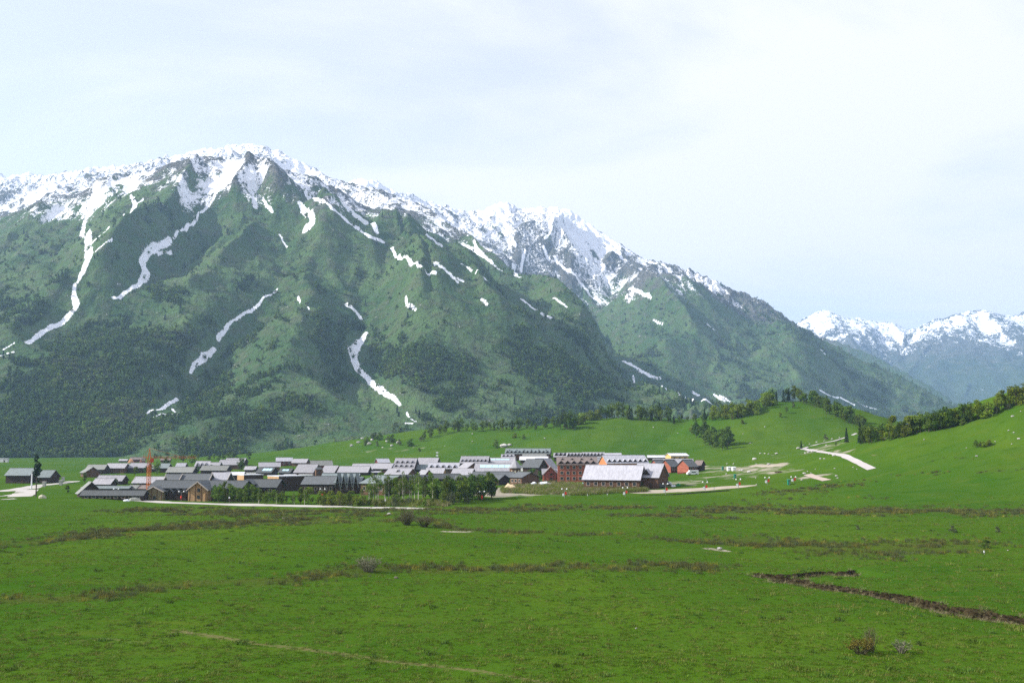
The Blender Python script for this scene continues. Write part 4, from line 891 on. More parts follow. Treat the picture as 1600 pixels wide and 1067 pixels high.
    while len(pts) < 2600:
        px = rng.uniform(785, 1010); lo = np.interp(px, [785, 830, 900, 1010], [770, 772, 774, 768]); hi_ = np.interp(px, [785, 830, 870, 1010], [762, 754, 753, 765])
        if hi_ >= lo: continue
        pts.append(hit(px, rng.uniform(hi_, lo)))
    for _ in range(1500):
        px = rng.uniform(500, 700); pts.append(hit(px, np.interp(px, [500, 700], [785.5, 788]) + rng.normal() * 1.4))
    scatter('scrub_field', pts, rng.uniform(0.4, 0.95, len(pts)), rp, tilt=0.1)
woods(); bushes(); cover()

# ================================================================== VILLAGE
def roof_mat(name, col, rough=0.55):
    M = NT(name); p = M.objco()
    n = M.noise(M.mapping(p, (1.2, 0.25, 0.25)), 1.6, 4, 0.65); n2 = M.noise(p, 0.35, 4, 0.6); oi = M.n('ShaderNodeObjectInfo').outputs['Random']
    c = M.mix(M.rng(n, 0.3, 0.7), tuple(x * 0.82 for x in col), tuple(min(0.9, x * 1.12) for x in col))
    c = M.mix(M.rng(n2, 0.55, 0.75, 0, 0.45), c, (col[0] * 0.62, col[1] * 0.60, col[2] * 0.52))
    w = M.n('ShaderNodeTexWave', wave_type='BANDS', bands_direction='X'); M.l(p, w.inputs['Vector']); w.inputs['Scale'].default_value = 2.2
    hsv = M.n('ShaderNodeHueSaturation'); M.l(c, hsv.inputs['Color']); M.l(M.math('ADD', 0.85, M.math('MULTIPLY', oi, 0.3)), hsv.inputs['Value'])
    return M.done(M.bsdf(hsv.outputs[0], rough, 0.3, M.bump(w.outputs['Fac'], 0.05, 0.6)))
def wall_mat(name, col, horizontal=True):
    M = NT(name); p = M.objco()
    n = M.noise(M.mapping(p, (0.3, 0.3, 3.0) if horizontal else (3, 3, 0.3)), 1.5, 4, 0.65); n2 = M.noise(p, 0.5, 3)
    c = M.mix(M.rng(n, 0.3, 0.7), tuple(x * 0.65 for x in col), tuple(min(0.9, x * 1.3) for x in col)); c = M.mix(M.rng(n2, 0.5, 0.8, 0, 0.35), c, tuple(x * 0.55 for x in col))
    w = M.n('ShaderNodeTexWave', wave_type='BANDS', bands_direction='Z' if horizontal else 'X'); M.l(p, w.inputs['Vector']); w.inputs['Scale'].default_value = 1.3
    return M.done(M.bsdf(c, 0.85, 0.15, M.bump(w.outputs['Fac'], 0.08, 0.7)))
ROOF = dict(light=roof_mat('roof_weathered_light', (0.285, 0.28, 0.30)), pale=roof_mat('roof_pale_metal', (0.35, 0.35, 0.385), 0.45), mid=roof_mat('roof_grey_plank', (0.185, 0.19, 0.175)), teal=roof_mat('roof_grey_green', (0.155, 0.185, 0.185)),
            dark=roof_mat('roof_dark_shingle', (0.060, 0.066, 0.067)), slate=roof_mat('roof_slate', (0.100, 0.108, 0.112)), white=roof_mat('roof_white_sheet', (0.60, 0.61, 0.65), 0.4), brown=roof_mat('roof_brownish', (0.175, 0.140, 0.125)))
WALL = dict(dark=wall_mat('wall_dark_log', (0.050, 0.034, 0.025)), brown=wall_mat('wall_brown_log', (0.125, 0.070, 0.042)), red=wall_mat('wall_brick_red', (0.31, 0.098, 0.062)), redbrown=wall_mat('wall_red_brown', (0.13, 0.035, 0.028)),
            tan=wall_mat('wall_tan_timber', (0.40, 0.25, 0.13), False), orange=wall_mat('wall_orange_timber', (0.46, 0.19, 0.08), False), yellow=wall_mat('wall_yellow_timber', (0.55, 0.36, 0.14), False), olive=wall_mat('wall_olive_timber', (0.20, 0.17, 0.09), False), white=wall_mat('wall_white', (0.62, 0.62, 0.62)), pink=wall_mat('wall_red_sunlit', (0.50, 0.27, 0.20)))
GLASS = plain_mat('window_glass_dark', (0.030, 0.034, 0.040), 0.15, 0.5); GLASS_SKY = plain_mat('skylight_glass', (0.40, 0.62, 0.72), 0.15, 0.5); TRIM = plain_mat('trim_weathered', (0.42, 0.34, 0.28)); TRIMW = plain_mat('trim_white', (0.42, 0.37, 0.33)); DOOR = plain_mat('door_brown', (0.06, 0.035, 0.022)); CREAM = plain_mat('lit_cream_panel', (0.62, 0.55, 0.42))
FINIAL = plain_mat('finial_metal', (0.35, 0.35, 0.36))

def house(label, px, base, wpx, eave, ridge, yaw=0, W=None, roof='light', wall='dark', name='timber_house', cat='house', gable=None, trim=False, dorm=None, zig=None, fg=(), win=None, sky=None, flat=False, group=None, pitch=33, left_cream=False, door=True, upper=None, Lmin=3.0):
    """gabled building; front wall centre at photo pixel (px, base), wpx wide to the eye, eaves and ridge at those photo rows, turned by yaw degrees"""
    x, y, z = hit(px, base); mpp = y / F; a = R(yaw); ca = math.cos(a)
    L = max(Lmin, wpx * mpp / ca)
    he = max(1.6, CAMZ - (eave - 690) * y / F - z)
    if W is None:
        W = 8.0
        for _ in range(3):
            zr = CAMZ - (ridge - 690) * (y + W / 2 * ca) / F - z; W = min(max(2 * (zr - he) / math.tan(R(pitch)), 4.5), 16)
    zr = he + 0.35 if flat else max(he + 0.6, CAMZ - (ridge - 690) * (y + W / 2 * ca) / F - z)
    c = Vector((x - math.sin(a) * (W / 2), y + ca * (W / 2), z))
    e = empty(name, c, a, label, cat, group)
    hl, hw = L / 2, W / 2; wm = WALL[wall]; rm = ROOF[roof]; low = -1.5
    mb = MB(); mb.box(-hl, hl, -hw, hw, low, he)
    if not flat:
        for s in (-1, 1): pass
        mb.add([(-hl, -hw, he), (-hl, hw, he), (-hl, 0, zr), (hl, -hw, he), (hl, hw, he), (hl, 0, zr)], [(0, 2, 1), (3, 4, 5), (0, 3, 5, 2), (1, 2, 5, 4)])
    mb.build('wall', wm, e)
    rise = zr - he; sl = math.hypot(hw, rise); oh, oe = 0.7, 0.6
    mb = MB()
    if flat:
        mb.box(-hl - 0.15, hl + 0.15, -hw - 0.15, hw + 0.15, he, he + 0.35)
    else:
        k = rise / hw; t = 0.16
        for s in (-1, 1):
            A = (-hl - oe, s * (hw + oh), he - oh * k + t); B = (hl + oe, s * (hw + oh), he - oh * k + t); Cc = (hl + oe, 0, zr + t); D = (-hl - oe, 0, zr + t)
            mb.slab([A, B, Cc, D] if s < 0 else [B, A, D, Cc], 0.14)
        mb.box(-hl - oe, hl + oe, -0.16, 0.16, zr + t - 0.02, zr + t + 0.10)
    ro = mb.build('roof', rm, e)
    if trim and not flat:
        for s in (-1, 1):
            mb = MB()
            for q in (-1, 1):
                X0 = s * (hl + oe); o = s * 0.06
                mb.slab([(X0 - 0.05, q * (hw + oh), he - oh * k + t + 0.05), (X0 + 0.12, q * (hw + oh), he - oh * k + t + 0.05), (X0 + 0.12, 0, zr + t + 0.12), (X0 - 0.05, 0, zr + t + 0.12)] if q < 0 else [(X0 + 0.12, q * (hw + oh), he - oh * k + t + 0.05), (X0 - 0.05, q * (hw + oh), he - oh * k + t + 0.05), (X0 - 0.05, 0, zr + t + 0.12), (X0 + 0.12, 0, zr + t + 0.12)], 0.45)
            mb.build('bargeboard', TRIMW if trim == 'white' else TRIM, e)
    if gable:                                     # gable ends in another wall colour; tan and pink put sunlight into it
        for s in (-1, 1):
            X0 = s * (hl + 0.06); v = [(X0, -hw + .05, 0), (X0, hw - .05, 0), (X0, hw - .05, he), (X0, 0, zr - 0.1), (X0, -hw + .05, he)]; v2 = [(p[0] - s * 0.05, p[1], p[2]) for p in v]
            MB().add(v + v2, [(0, 1, 2, 3, 4) if s > 0 else (4, 3, 2, 1, 0)] + [(i, i + 5, (i + 1) % 5 + 5, (i + 1) % 5) if s > 0 else (i, (i + 1) % 5, (i + 1) % 5 + 5, i + 5) for i in range(5)]).build('gable_wall', WALL[gable], e)
    if left_cream: MB().box(hl - 0.18 * L, hl - 0.02, -hw - 0.06, -hw - 0.01, 0, he * 0.75).build('lit_cream_panel', CREAM, e)
    def panes(rows, cols, x0, x1, z0, z1, ww, wh, yf=-hw):
        me = MB().box(-ww / 2, ww / 2, -0.05, 0.0, -wh / 2, wh / 2).mesh('window', GLASS); fm = MB()
        for i in (-1, 1):
            fm.box(i * (ww / 2 + .07) - .07, i * (ww / 2 + .07) + .07, -0.10, 0.0, -wh / 2 - .14, wh / 2 + .14); fm.box(-ww / 2, ww / 2, -0.10, 0.0, i * (wh / 2 + .07) - .07, i * (wh / 2 + .07) + .07)
        fme = fm.mesh('frame', TRIM)
        for rr in range(rows):
            for cc in range(cols):
                w_ = link('window', me, e, (x0 + (x1 - x0) * (cc + 0.5) / cols, yf - 0.01, z0 + (z1 - z0) * (rr + 0.5) / rows)); link('frame', fme, w_)
    if win: panes(win[0], win[1], -hl + .4, hl - .4, min(0.5, he * .15), he - 0.1, min(1.3, L / win[1] * 0.45), min(1.3, he / win[0] * 0.5))
    if door: MB().box(-0.6, 0.6, -hw - 0.08, -hw - 0.01, 0, min(2.1, he * 0.85)).build('door', DOOR, e).location.x = hl * 0.4
    def dormers(n, frac, wd, hd):
        k_ = rise / hw; yb = -hw * (1 - frac) ; zb = he + rise * frac + 0.16; run = (hd) / k_ + 0.3
        zt = zb + hd
        q = MB()
        for s in (-1, 1):
            A = (s * (wd / 2 + .25), yb - 0.35, zb - .1); B = (0, yb - 0.35, zt + .12); Cc = (0, yb + run + .2, zt + .12); D = (s * (wd / 2 + .25), yb + 0.1, zb - .1)
            q.slab([A, B, Cc, D] if s < 0 else [B, A, D, Cc], 0.10)
        qm = q.mesh('dormer', rm)
        g = MB().add([(-wd / 2, yb - .02, zb - .05), (wd / 2, yb - .02, zb - .05), (0, yb - .02, zt), (-wd / 2, yb + run, zb - .05), (wd / 2, yb + run, zb - .05), (0, yb + run, zt)], [(0, 1, 2), (5, 4, 3), (0, 2, 5, 3), (1, 4, 5, 2)]).mesh('dormer_window', WALL['dark'])
        for i in range(n):
            d_ = link('dormer', qm, e, (-hl + L * (i + 0.5) / n, 0, 0)); link('dormer_window', g, d_)
    if dorm: dormers(*dorm)
    if upper: dormers(*upper)
    def frontgable(xc, wd, zt, ze, out, wallk, wins=0, trimk=True):
        """a cross gable with its ridge towards the front"""
        h2 = wd / 2; yb = -hw - out; ye = -hw * 0.2
        w_ = MB().box(xc - h2, xc + h2, yb, -hw + 0.3, low, ze).add([(xc - h2, yb, ze), (xc + h2, yb, ze), (xc, yb, zt), (xc - h2, ye, ze), (xc + h2, ye, ze), (xc, ye, zt)], [(0, 1, 2), (0, 2, 5, 3), (1, 4, 5, 2)]).build('front_gable', WALL[wallk], e)
        kk = (zt - ze) / h2; q = MB()
        for s in (-1, 1):
            A = (xc + s * (h2 + .55), yb - .6, ze - .55 * kk + .14); B = (xc, yb - .6, zt + .14); Cc = (xc, ye, zt + .14); D = (xc + s * (h2 + .55), ye, ze - .55 * kk + .14)
            q.slab([A, B, Cc, D] if s < 0 else [B, A, D, Cc], 0.14)
        q.build('gable_roof', rm, w_)
        if trimk and wins >= 0:
            q = MB()
            for s in (-1, 1):
                A = (xc + s * (h2 + .6), yb - .72, ze - .55 * kk + .2); B = (xc, yb - .72, zt + .24); Cc = (xc, yb - .58, zt + .24); D = (xc + s * (h2 + .6), yb - .58, ze - .55 * kk + .2)
                q.slab([A, B, Cc, D] if s < 0 else [B, A, D, Cc], 0.34)
            q.build('bargeboard', TRIMW, w_)
        for i in range(wins):
            zc = ze * (0.35 if i == 0 else 0.95); link('window', MB().box(-.5, .5, -.06, 0, -.6, .6).mesh('window', GLASS), w_, (xc + 0.3, yb - .01, zc))
        if wins > 0:
            for s in (-.42, -.12, .18, .42): MB().box(xc + s * wd - .12, xc + s * wd + .12, yb - .07, yb - .01, 0, ze + (zt - ze) * (1 - abs(s) * 2) * .8).build('post', WALL['brown'], w_)
    if zig:
        n, z0, z1 = zig
        for i in range(n):
            frontgable(-hl + L * (i + .5) / n, L / n - 1.15, z1, z0, 0.25, 'dark', 0, False)
    for g_ in fg: frontgable(*g_)
    if sky:
        n, f0, f1, span = sky
        for i in range(n):
            xa, xb = -hl + L * (span[0] + (span[1] - span[0]) * i / n) + .15, -hl + L * (span[0] + (span[1] - span[0]) * (i + 1) / n) - .15
            P_ = lambda xx, ff: (xx, -hw * (1 - ff), he + rise * ff + 0.16 + .10)
            MB().slab([P_(xa, f0), P_(xb, f0), P_(xb, f1), P_(xa, f1)], 0.07).build('skylight', GLASS_SKY, e)
    e['front'] = 1; del e['front']
    return e, dict(L=L, W=W, he=he, zr=zr)

def village():
    H = house
    # --- left edge
    H('long dark barn left of the tall narrow conifer', 27, 755, 38, 741, 731, -4, roof='teal', wall='dark', name='barn', cat='barn', win=None)
    H('shorter dark barn behind the white parked car', 68, 755, 18, 744, 734, -6, roof='teal', name='barn', cat='barn')
    H('low white cabin alone on the far left meadow', 3, 722, 17, 716, 714, 0, 3, roof='white', wall='white', name='cabin', cat='cabin', flat=True)
    # --- upper left houses
    H('small house with a sloping pale roof and dark gable, leftmost of the upper houses', 129, 745, 12, 737, 729, -48, 9, roof='mid', wall='brown', win=(1, 2))
    H('grey-roofed house just behind the leftmost sloping-roofed one', 148, 741, 28, 732, 725.5, -4, roof='mid')
    H('grey-roofed log house left of the small white container', 179, 739, 30, 730, 723.5, -5, roof='light', wall='brown')
    H('grey-roofed log house right of the small white container', 215, 739, 28, 729.5, 723, -4, roof='light')
    H('small pale shed roof at the top left beside the timber stacks', 192, 722, 12, 719, 716.8, 0, roof='light', name='shed', cat='shed')
    H('house with two-tone roof, upper one of the overlapping middle left pair', 170, 757, 40, 749.5, 742, -6, roof='light')
    H('lower and nearer house of the overlapping middle left pair', 158, 762, 28, 754.5, 747, -8, roof='light')
    H('house with a long slanting grey roof at the left corner of the village', 122, 776, 12, 772, 752, -58, 8, roof='mid', Lmin=4.5)
    H('small flat grey roof tucked behind the slanting one', 134, 768, 12, 764, 760, -10, roof='mid')
    H('low house with a mossy green-grey roof behind the long dark-roofed row', 174, 769, 52, 764, 758.5, -2, roof='teal')
    H('small grey roof right of the mossy green-grey one', 206, 769, 12, 763, 757, -10, roof='mid')
    H('brownish low roof left of the twin-gabled lodge', 226, 769, 26, 764, 757, 0, roof='brown')
    H('long low row with a dark shingle roof facing the meadow at far left', 175, 780, 96, 774, 765, -2, roof='dark', name='row_house', win=(1, 8))
    H('pale-roofed house crossed by the crane mast', 229, 759, 44, 753, 744, -6, roof='light', trim='white')
    H('house with dark red timber walls at the back beside the crane top', 213, 722, 18, 717, 714, 8, roof='brown', wall='redbrown')
    H('low reddish shed at the back right of the crane top', 258, 722, 14, 718, 715.5, 6, roof='brown', wall='redbrown', name='shed', cat='shed')
    # --- twin-gabled lodge and its neighbours
    def lodge_gable(e, d, px, wpx, pyt, pye, wallk, out, wins=1):
        y_ = e.location.y - d['W'] / 2 - out; m_ = y_ / F; xw = (px - CX) * m_; ca = math.cos(e.rotation_euler.z)
        return ((xw - e.location.x) / ca + (-d['W'] / 2 - out) * math.tan(e.rotation_euler.z) * 1.0, wpx * m_, CAMZ - (pyt - 690) * m_ - e.location.z, CAMZ - (pye - 690) * m_ - e.location.z, out, wallk, wins)
    def rebuild(args, kw, gables):
        e, d = H(*args, **kw); fg = [lodge_gable(e, d, *g) for g in gables]
        for ch in list(e.children):
            for g in list(ch.children): bpy.data.objects.remove(g)
            bpy.data.objects.remove(ch)
        bpy.data.objects.remove(e); return H(*args, **{**kw, 'fg': fg})
    rebuild(('wide lodge with two tan front gables and a dark roof by the road', 304, 782, 146, 761, 750, -5, 13), dict(roof='dark', wall='dark', name='lodge', cat='lodge', win=(1, 9), door=False),
            [(244, 29, 759.5, 766.5, 'olive', 4.0, 1), (314, 31, 751.5, 763.5, 'tan', 4.0, 2), (270, 10, 763, 768, 'dark', 2.2, -1), (281, 10, 763, 768, 'dark', 2.2, -1), (291, 10, 762.5, 768, 'dark', 2.2, -1)])
    rebuild(('smaller lodge with one tan gable peeping over the roadside trees', 405, 776, 52, 759.5, 748, -5, 11), dict(roof='dark', wall='dark', name='lodge', cat='lodge', win=(1, 3), door=False), [(386, 21, 749, 755, 'tan', 3.0, 1)])
    H('dark-roofed block with white bargeboards left of its longer twin', 267, 755, 22, 749, 740, -3, roof='slate', trim='white')
    H('longer dark-roofed block with white bargeboards behind the twin-gabled lodge', 303, 755, 44, 749, 739.5, -3, roof='slate', trim='white')
    H('house with a shiny pale roof right of the dark-roofed blocks', 340, 755, 26, 749, 737.5, -3, roof='pale', trim='white')
    H('white-topped low roof between the pale roof and the brown blocks', 365, 752, 26, 741, 737, 0, 7, roof='white')
    H('flat-roofed brown block with a lit left side, the smaller one', 396, 764, 25, 741.5, 740, 38, 7, roof='white', wall='dark', name='block', cat='block', flat=True, gable='tan', door=False)  # tan ends against dark walls: the sunlit side is painted in
    H('flat-roofed brown block with a lit left side, the larger one', 456, 767, 34, 743.5, 742, 40, 10, roof='white', wall='dark', name='block', cat='block', flat=True, gable='tan', door=False)  # sun on the left side painted in with tan, as above
    # --- houses above the left half
    H('house with a long grey roof in the middle of the left half', 280, 743, 40, 736.5, 729, -5, roof='mid')
    H('small house with bluish roof right of the crane', 255, 738, 13, 730, 723.5, 0, roof='teal')
    H('small house with a pale tent-like roof between dark trees', 281, 736, 13, 729, 723, 0, roof='pale')
    H('house with three zigzag dormers at the top of the left half', 315, 734, 20, 727, 720, 0, 8, roof='light', zig=(3, 2.5, 4.5))
    H('low pale roof right of the zigzag dormers', 334, 735, 15, 727.5, 722, -5, roof='light')
    H('low house with grey roof below the zigzag dormers', 333, 742, 41, 733.5, 727, -8, roof='mid')
    H('big grey-roofed house at the top right of the left half', 356, 733, 30, 725, 718, -5, roof='light', wall='brown')
    H('grey roof rising just behind the big grey-roofed house', 366, 728, 30, 721, 715.5, -8, roof='light')
    H('red-walled house with a whitish roof at the top of the village', 444, 728, 23, 719.5, 714.5, 12, roof='pale', wall='redbrown', gable='pink', win=(1, 3))  # pink ends are the red wall with sunlight put into the colour
    H('low grey-roofed house attached right of the red-walled one', 467, 728, 22, 722, 716.5, -10, roof='light', wall='brown')
    H('house with a brown left gable below the red-walled house', 421, 737, 30, 728, 722, 14, roof='light', wall='brown')
    H('dark house with a bright skylight panel on its roof', 412, 743, 24, 737, 730, -18, roof='dark', sky=(3, .25, .75, (.3, .95)))
    H('smaller dark house with one skylight panel', 444, 743, 18, 737, 731.5, -18, roof='dark', sky=(2, .3, .7, (.2, .8)))
    H('steep pale-roofed house behind the white canopies', 474, 745, 30, 737, 725, -14, roof='light', wall='brown')
    H('house with a red-brown left gable and grey roof, top centre left', 503, 734, 30, 726, 719, 18, roof='mid', wall='redbrown', gable='redbrown')
    H('pale steep roof right of the small brown tower', 512, 742, 20, 737, 727, -14, roof='light', wall='brown')
    H('low grey shed left of the dark skylight house', 388, 746, 18, 741, 737.5, -4, roof='mid', name='shed', cat='shed')
    H('grey roof between the dark round tree and the brown left gable', 390, 738, 16, 732.5, 728, -6, roof='light')
    H('small grey house just left of the bluish roof near the crane', 238, 737, 12, 731, 726, -4, roof='mid')
    H('low pale roof in front of the red-brown left gable', 488, 739, 16, 735, 731, -6, roof='light', wall='brown')
    H('small dark roof behind the white canopies', 462, 741, 14, 738, 734, -10, roof='slate', wall='brown')
    # --- middle
    H('long pale-roofed hall with a dark slit under its eave', 551, 743, 46, 736.5, 728, -8, roof='light', name='hall', cat='hall')
    H('pale roof rising behind the long hall', 566, 738, 34, 732, 724, -8, roof='light', name='hall', cat='hall')
    H('pale-roofed house with a dark right gable left of the round dormers', 596, 739, 28, 731, 723.5, -16, roof='light')
    H('small house with a dark red left gable and pale roof on the back row', 600, 728, 16, 721.5, 716, 26, roof='pale', wall='redbrown')
    H('large pale-roofed house with two rows of round dormers', 630, 739, 32, 731, 715.5, -8, roof='light', name='lodge', cat='lodge', dorm=(4, .12, 1.9, 1.3), upper=(4, .5, 1.9, 1.3))
    H('pale-roofed house with a dark right gable in front of the dormered one', 619, 746, 36, 740, 731.5, -22, 11, roof='light', wall='brown', dorm=(1, .35, 1.8, 1.2))
    H('tiny pale-roofed hut between the yellow-green trees', 588, 742, 13, 741, 736, 10, roof='light', name='hut', cat='hut')
    H('flat greyish roof strip behind the zigzag-roofed lodge', 532, 748, 56, 744, 739, 0, roof='teal')
    H('dark lodge with a blue-grey roof left of the zigzag gables', 497, 772, 50, 755, 743.5, -3, 13, roof='slate', wall='dark', name='lodge', cat='lodge', win=(1, 6))
    H('lodge with four zigzag front gables over lit windows', 542, 772, 38, 753, 744.5, -3, 12, roof='teal', wall='dark', name='lodge', cat='lodge', zig=(4, 5.0, 7.8), win=(1, 6))
    H('lodge with a big dark right-hand gable behind the birches', 582, 773, 40, 754, 742.5, -30, 17, roof='teal', wall='brown', name='lodge', cat='lodge', win=(1, 4))
    H('grey house with a dark right gable standing alone on the back row', 666, 736, 30, 725, 715, -10, roof='light', name='lodge', cat='lodge')
    H('roof with teal green edges below the lone grey house', 652, 737, 28, 732, 725.5, -4, roof='teal')
    H('whitish roof with a row of five dormers', 692, 739, 46, 731, 722.5, -8, roof='pale', wall='brown', name='lodge', cat='lodge', dorm=(5, .05, 2.2, 1.7))
    H('house with a broad dark brown gable right of the five dormers', 722, 741, 14, 731, 722.5, -58, 10, roof='light', wall='brown')
    H('pale-roofed house with a tan wall beside it, below the five dormers', 678, 744, 27, 738, 730.5, -12, roof='light', wall='tan')
    H('pale-roofed house below the broad brown gable', 720, 747, 30, 741, 731.5, -16, roof='light', wall='brown')
    H('small pale V-shaped roof between two dark gables', 658, 746, 10, 741, 733.5, -30, roof='light', wall='redbrown')
    H('long dark ridge roof just above the dense grove', 694, 752, 46, 747, 739.5, 0, roof='dark', name='row_house')
    H('long grey roof behind the birch grove', 645, 754, 48, 748, 741.5, -2, roof='slate', name='row_house', zig=(5, 2.6, 4.0))
    H('grey roof row reaching right from the dense grove', 737, 757, 50, 748.5, 742, -4, roof='slate', name='row_house', wall='dark', zig=(6, 2.8, 4.2))
    H('tall pale roof with a row of seven round dormers', 740, 734, 42, 722.5, 712.5, -8, roof='light', name='lodge', cat='lodge', dorm=(7, .16, 1.8, 1.4))
    # --- right half
    H('long back-row lodge with scalloped dormer eaves and a stone gable', 824, 718, 68, 708, 700.5, -8, roof='teal', wall='brown', name='lodge', cat='lodge', dorm=(11, .05, 2.6, 1.5), upper=(6, .55, .8, .5))
    H('short roof with three dormers below the left end of the back-row lodge', 793, 721, 18, 714, 709.5, -4, roof='light', dorm=(3, .2, 2.0, 1.3))
    H('plain grey roof under the back-row lodge', 835, 720, 35, 713.5, 708.5, -3, roof='mid', wall='redbrown')
    H('blue-grey roof with narrow skylights above the wide skylight roof', 783, 731, 42, 723, 715, -4, roof='light', name='hall', cat='hall', sky=(4, .55, .75, (.1, .8)))
    H('wide pale roof with a cyan skylight strip', 770, 743, 56, 734.5, 723.5, -5, roof='light', name='hall', cat='hall', sky=(5, .38, .72, (.12, .98)), wall='brown')
    H('steep dark-roofed house right of the turret', 829, 743, 24, 729, 717, -26, 12, roof='slate', wall='dark')
    H('small white-gabled house between the turret and the red hotel', 840, 735, 11, 726.5, 719, 72, 9, roof='light', wall='white', win=(1, 1))
    H('long whitish roof above the white gable', 834, 723, 42, 717.5, 713, -4, roof='white')
    H('house with an orange end wall and slate roof', 853, 739, 12, 729, 716, 52, 10, roof='slate', wall='orange')
    H('narrow pale roof with brown gable between the orange wall and the hotel', 866, 741, 10, 730, 716, 52, 10, roof='light', wall='redbrown')
    H('long low slate roof in front of the skylight hall', 770, 749, 62, 744, 736.5, -4, roof='slate', wall='dark', name='row_house')
    H('dark house with a white door at the right end of the grove', 770, 758, 18, 748, 741, -35, 9, roof='slate', wall='dark')
    H('brown house with a broad timber gable above the sand pile', 806, 758, 18, 744.5, 737, -48, 11, roof='slate', wall='brown', win=(1, 3))
    H('small orange-fronted roof behind the long slate row', 746, 745, 12, 741, 736, -30, roof='light', wall='orange')
    rebuild(('small red brick house with a gable in front of the red hotel', 861, 752, 25, 740, 732, 0, 9), dict(roof='light', wall='red', name='brick_house', door=False), [(860, 22, 728, 739.5, 'red', 1.5, 2)])
    H('four-storey red hotel with rows of windows and roof dormers', 902, 753, 60, 725, 714, -2, 14, roof='brown', wall='red', name='hotel', cat='hotel', win=(3, 6), dorm=(6, .02, 3.0, 1.6), upper=(4, .62, 1.4, .7))
    H('leftmost grey roof on the far back row above the hotel', 876, 720, 20, 713, 707.5, -6, roof='light', wall='dark', dorm=(3, .2, 2.6, 2.2))
    H('middle grey roof on the far back row above the hotel', 899, 721, 26, 714, 707, -6, roof='light', wall='dark', dorm=(5, .15, 2.4, 2.2))
    H('rightmost grey roof on the far back row above the hotel', 927, 721, 32, 714, 706.5, -6, roof='light', wall='dark', dorm=(6, .15, 2.4, 2.2))
    H('thin pale roof at the back left of the orange-gabled lodge', 953, 717, 34, 711, 707.5, -2, roof='pale')
    H('tall lodge with an orange left gable and eight dormers', 981, 738, 66, 722.5, 711, 16, 13, roof='pale', wall='orange', name='lodge', cat='lodge', dorm=(8, .1, 2.6, 1.5))
    H('small pale roof squeezed between the hotel and the orange gable', 940, 733, 12, 724, 715, 30, roof='light', wall='redbrown')
    H('big barn-like hall with a huge pale roof, nearest of all', 955, 765, 84, 747.5, 726.5, -18, 14, roof='pale', wall='brown', name='hall', cat='hall', win=(1, 7))
    H('second huge pale roof with a red dormer, close behind the nearest hall', 1009, 763, 36, 744, 724, -24, 15, roof='pale', wall='brown', name='hall', cat='hall', dorm=(1, .12, 3.4, 2.2))
    H('low whitish roof behind the red-gabled row', 1032, 718, 38, 714.5, 711, 0, roof='white')
    H('yellow timber house under a white roof on the back row', 1062, 722, 28, 711.5, 708, 16, 8, roof='white', wall='yellow', gable='yellow', pitch=15, win=(1, 3))
    H('wide grey roof joining the red-gabled houses', 1053, 731, 60, 725, 716.5, -2, roof='light', wall='brown')
    G = 'red-gabled houses with slate roofs'
    for px, lb in ((1037, 'red-gabled house with slate roof, leftmost of the three'), (1055, 'red-gabled house with slate roof, middle of the three'), (1083, 'red-gabled house with slate roof, rightmost of the three')):
        H(lb, px, 738, 15, 727.5, 718, 34, 8.5, roof='slate', wall='redbrown', gable='red', group=G, win=(1, 2))
    H('dark end house behind the rightmost red gable', 1090, 736, 8, 726, 719, -30, 7, roof='brown', wall='dark')

def turret():
    x, y, z = hit(805, 746); m = y / F; e = empty('turret_house', (x, y + 4, z), 0.2, 'round timber turret with a pointed pale roof and finial', 'turret')
    r, he, zt = 9.0 * m, CAMZ - (730 - 690) * m - z, CAMZ - (717 - 690) * m - z
    n = 8; MB().bar((0, 0, -1.5), (0, 0, he), r, r, n).build('wall', WALL['brown'], e)
    mb = MB(); vs = [((r + .8) * math.cos(2 * math.pi * i / n), (r + .8) * math.sin(2 * math.pi * i / n), he - .1) for i in range(n)]; vs2 = [(v[0], v[1], v[2] - .2) for v in vs]
    mb.add(vs + [(0, 0, zt)] + vs2, [(i, (i + 1) % n, n) for i in range(n)] + [(n + 1 + i, n + 1 + (i + 1) % n, (i + 1) % n, i) for i in range(n)] + [tuple(n + n - i for i in range(n))]).build('roof', ROOF['light'], e)
    MB().bar((0, 0, zt - .6), (0, 0, zt + 1.6), .45, .4, 6).build('finial', FINIAL, e)
    for a in (-2.4, -1.75, -1.1, -.45):
        MB().box(-.45, .45, -.06, .06, -.7, .7).build('window', CREAM, e).matrix_local = Matrix.Translation((r * .95 * math.cos(a), r * .95 * math.sin(a), he * .6)) @ Matrix.Rotation(a + math.pi / 2, 4, 'Z')  # lit windows, their brightness put into the cream pane colour
    x, y, z = hit(497, 746); m = y / F; e = empty('watch_tower', (x, y + 2, z), 0.35, 'small brown square tower with a capped roof', 'tower')
    w = 5 * m; h = CAMZ - (732.5 - 690) * m - z
    MB().box(-w, w, -w, w, -1, h).build('wall', WALL['brown'], e)
    MB().add([(-w - .5, -w - .5, h), (w + .5, -w - .5, h), (w + .5, w + .5, h), (-w - .5, w + .5, h), (-w * .5, -w * .5, h + 3.2 * m), (w * .5, -w * .5, h + 3.2 * m), (w * .5, w * .5, h + 3.2 * m), (-w * .5, w * .5, h + 3.2 * m)], [(3, 2, 1, 0), (4, 5, 6, 7), (0, 1, 5, 4), (1, 2, 6, 5), (2, 3, 7, 6), (3, 0, 4, 7)]).build('roof', ROOF['dark'], e)
    MB().box(-.5, .5, -w - .05, -w - .01, h * .45, h * .75).build('window', GLASS, e)

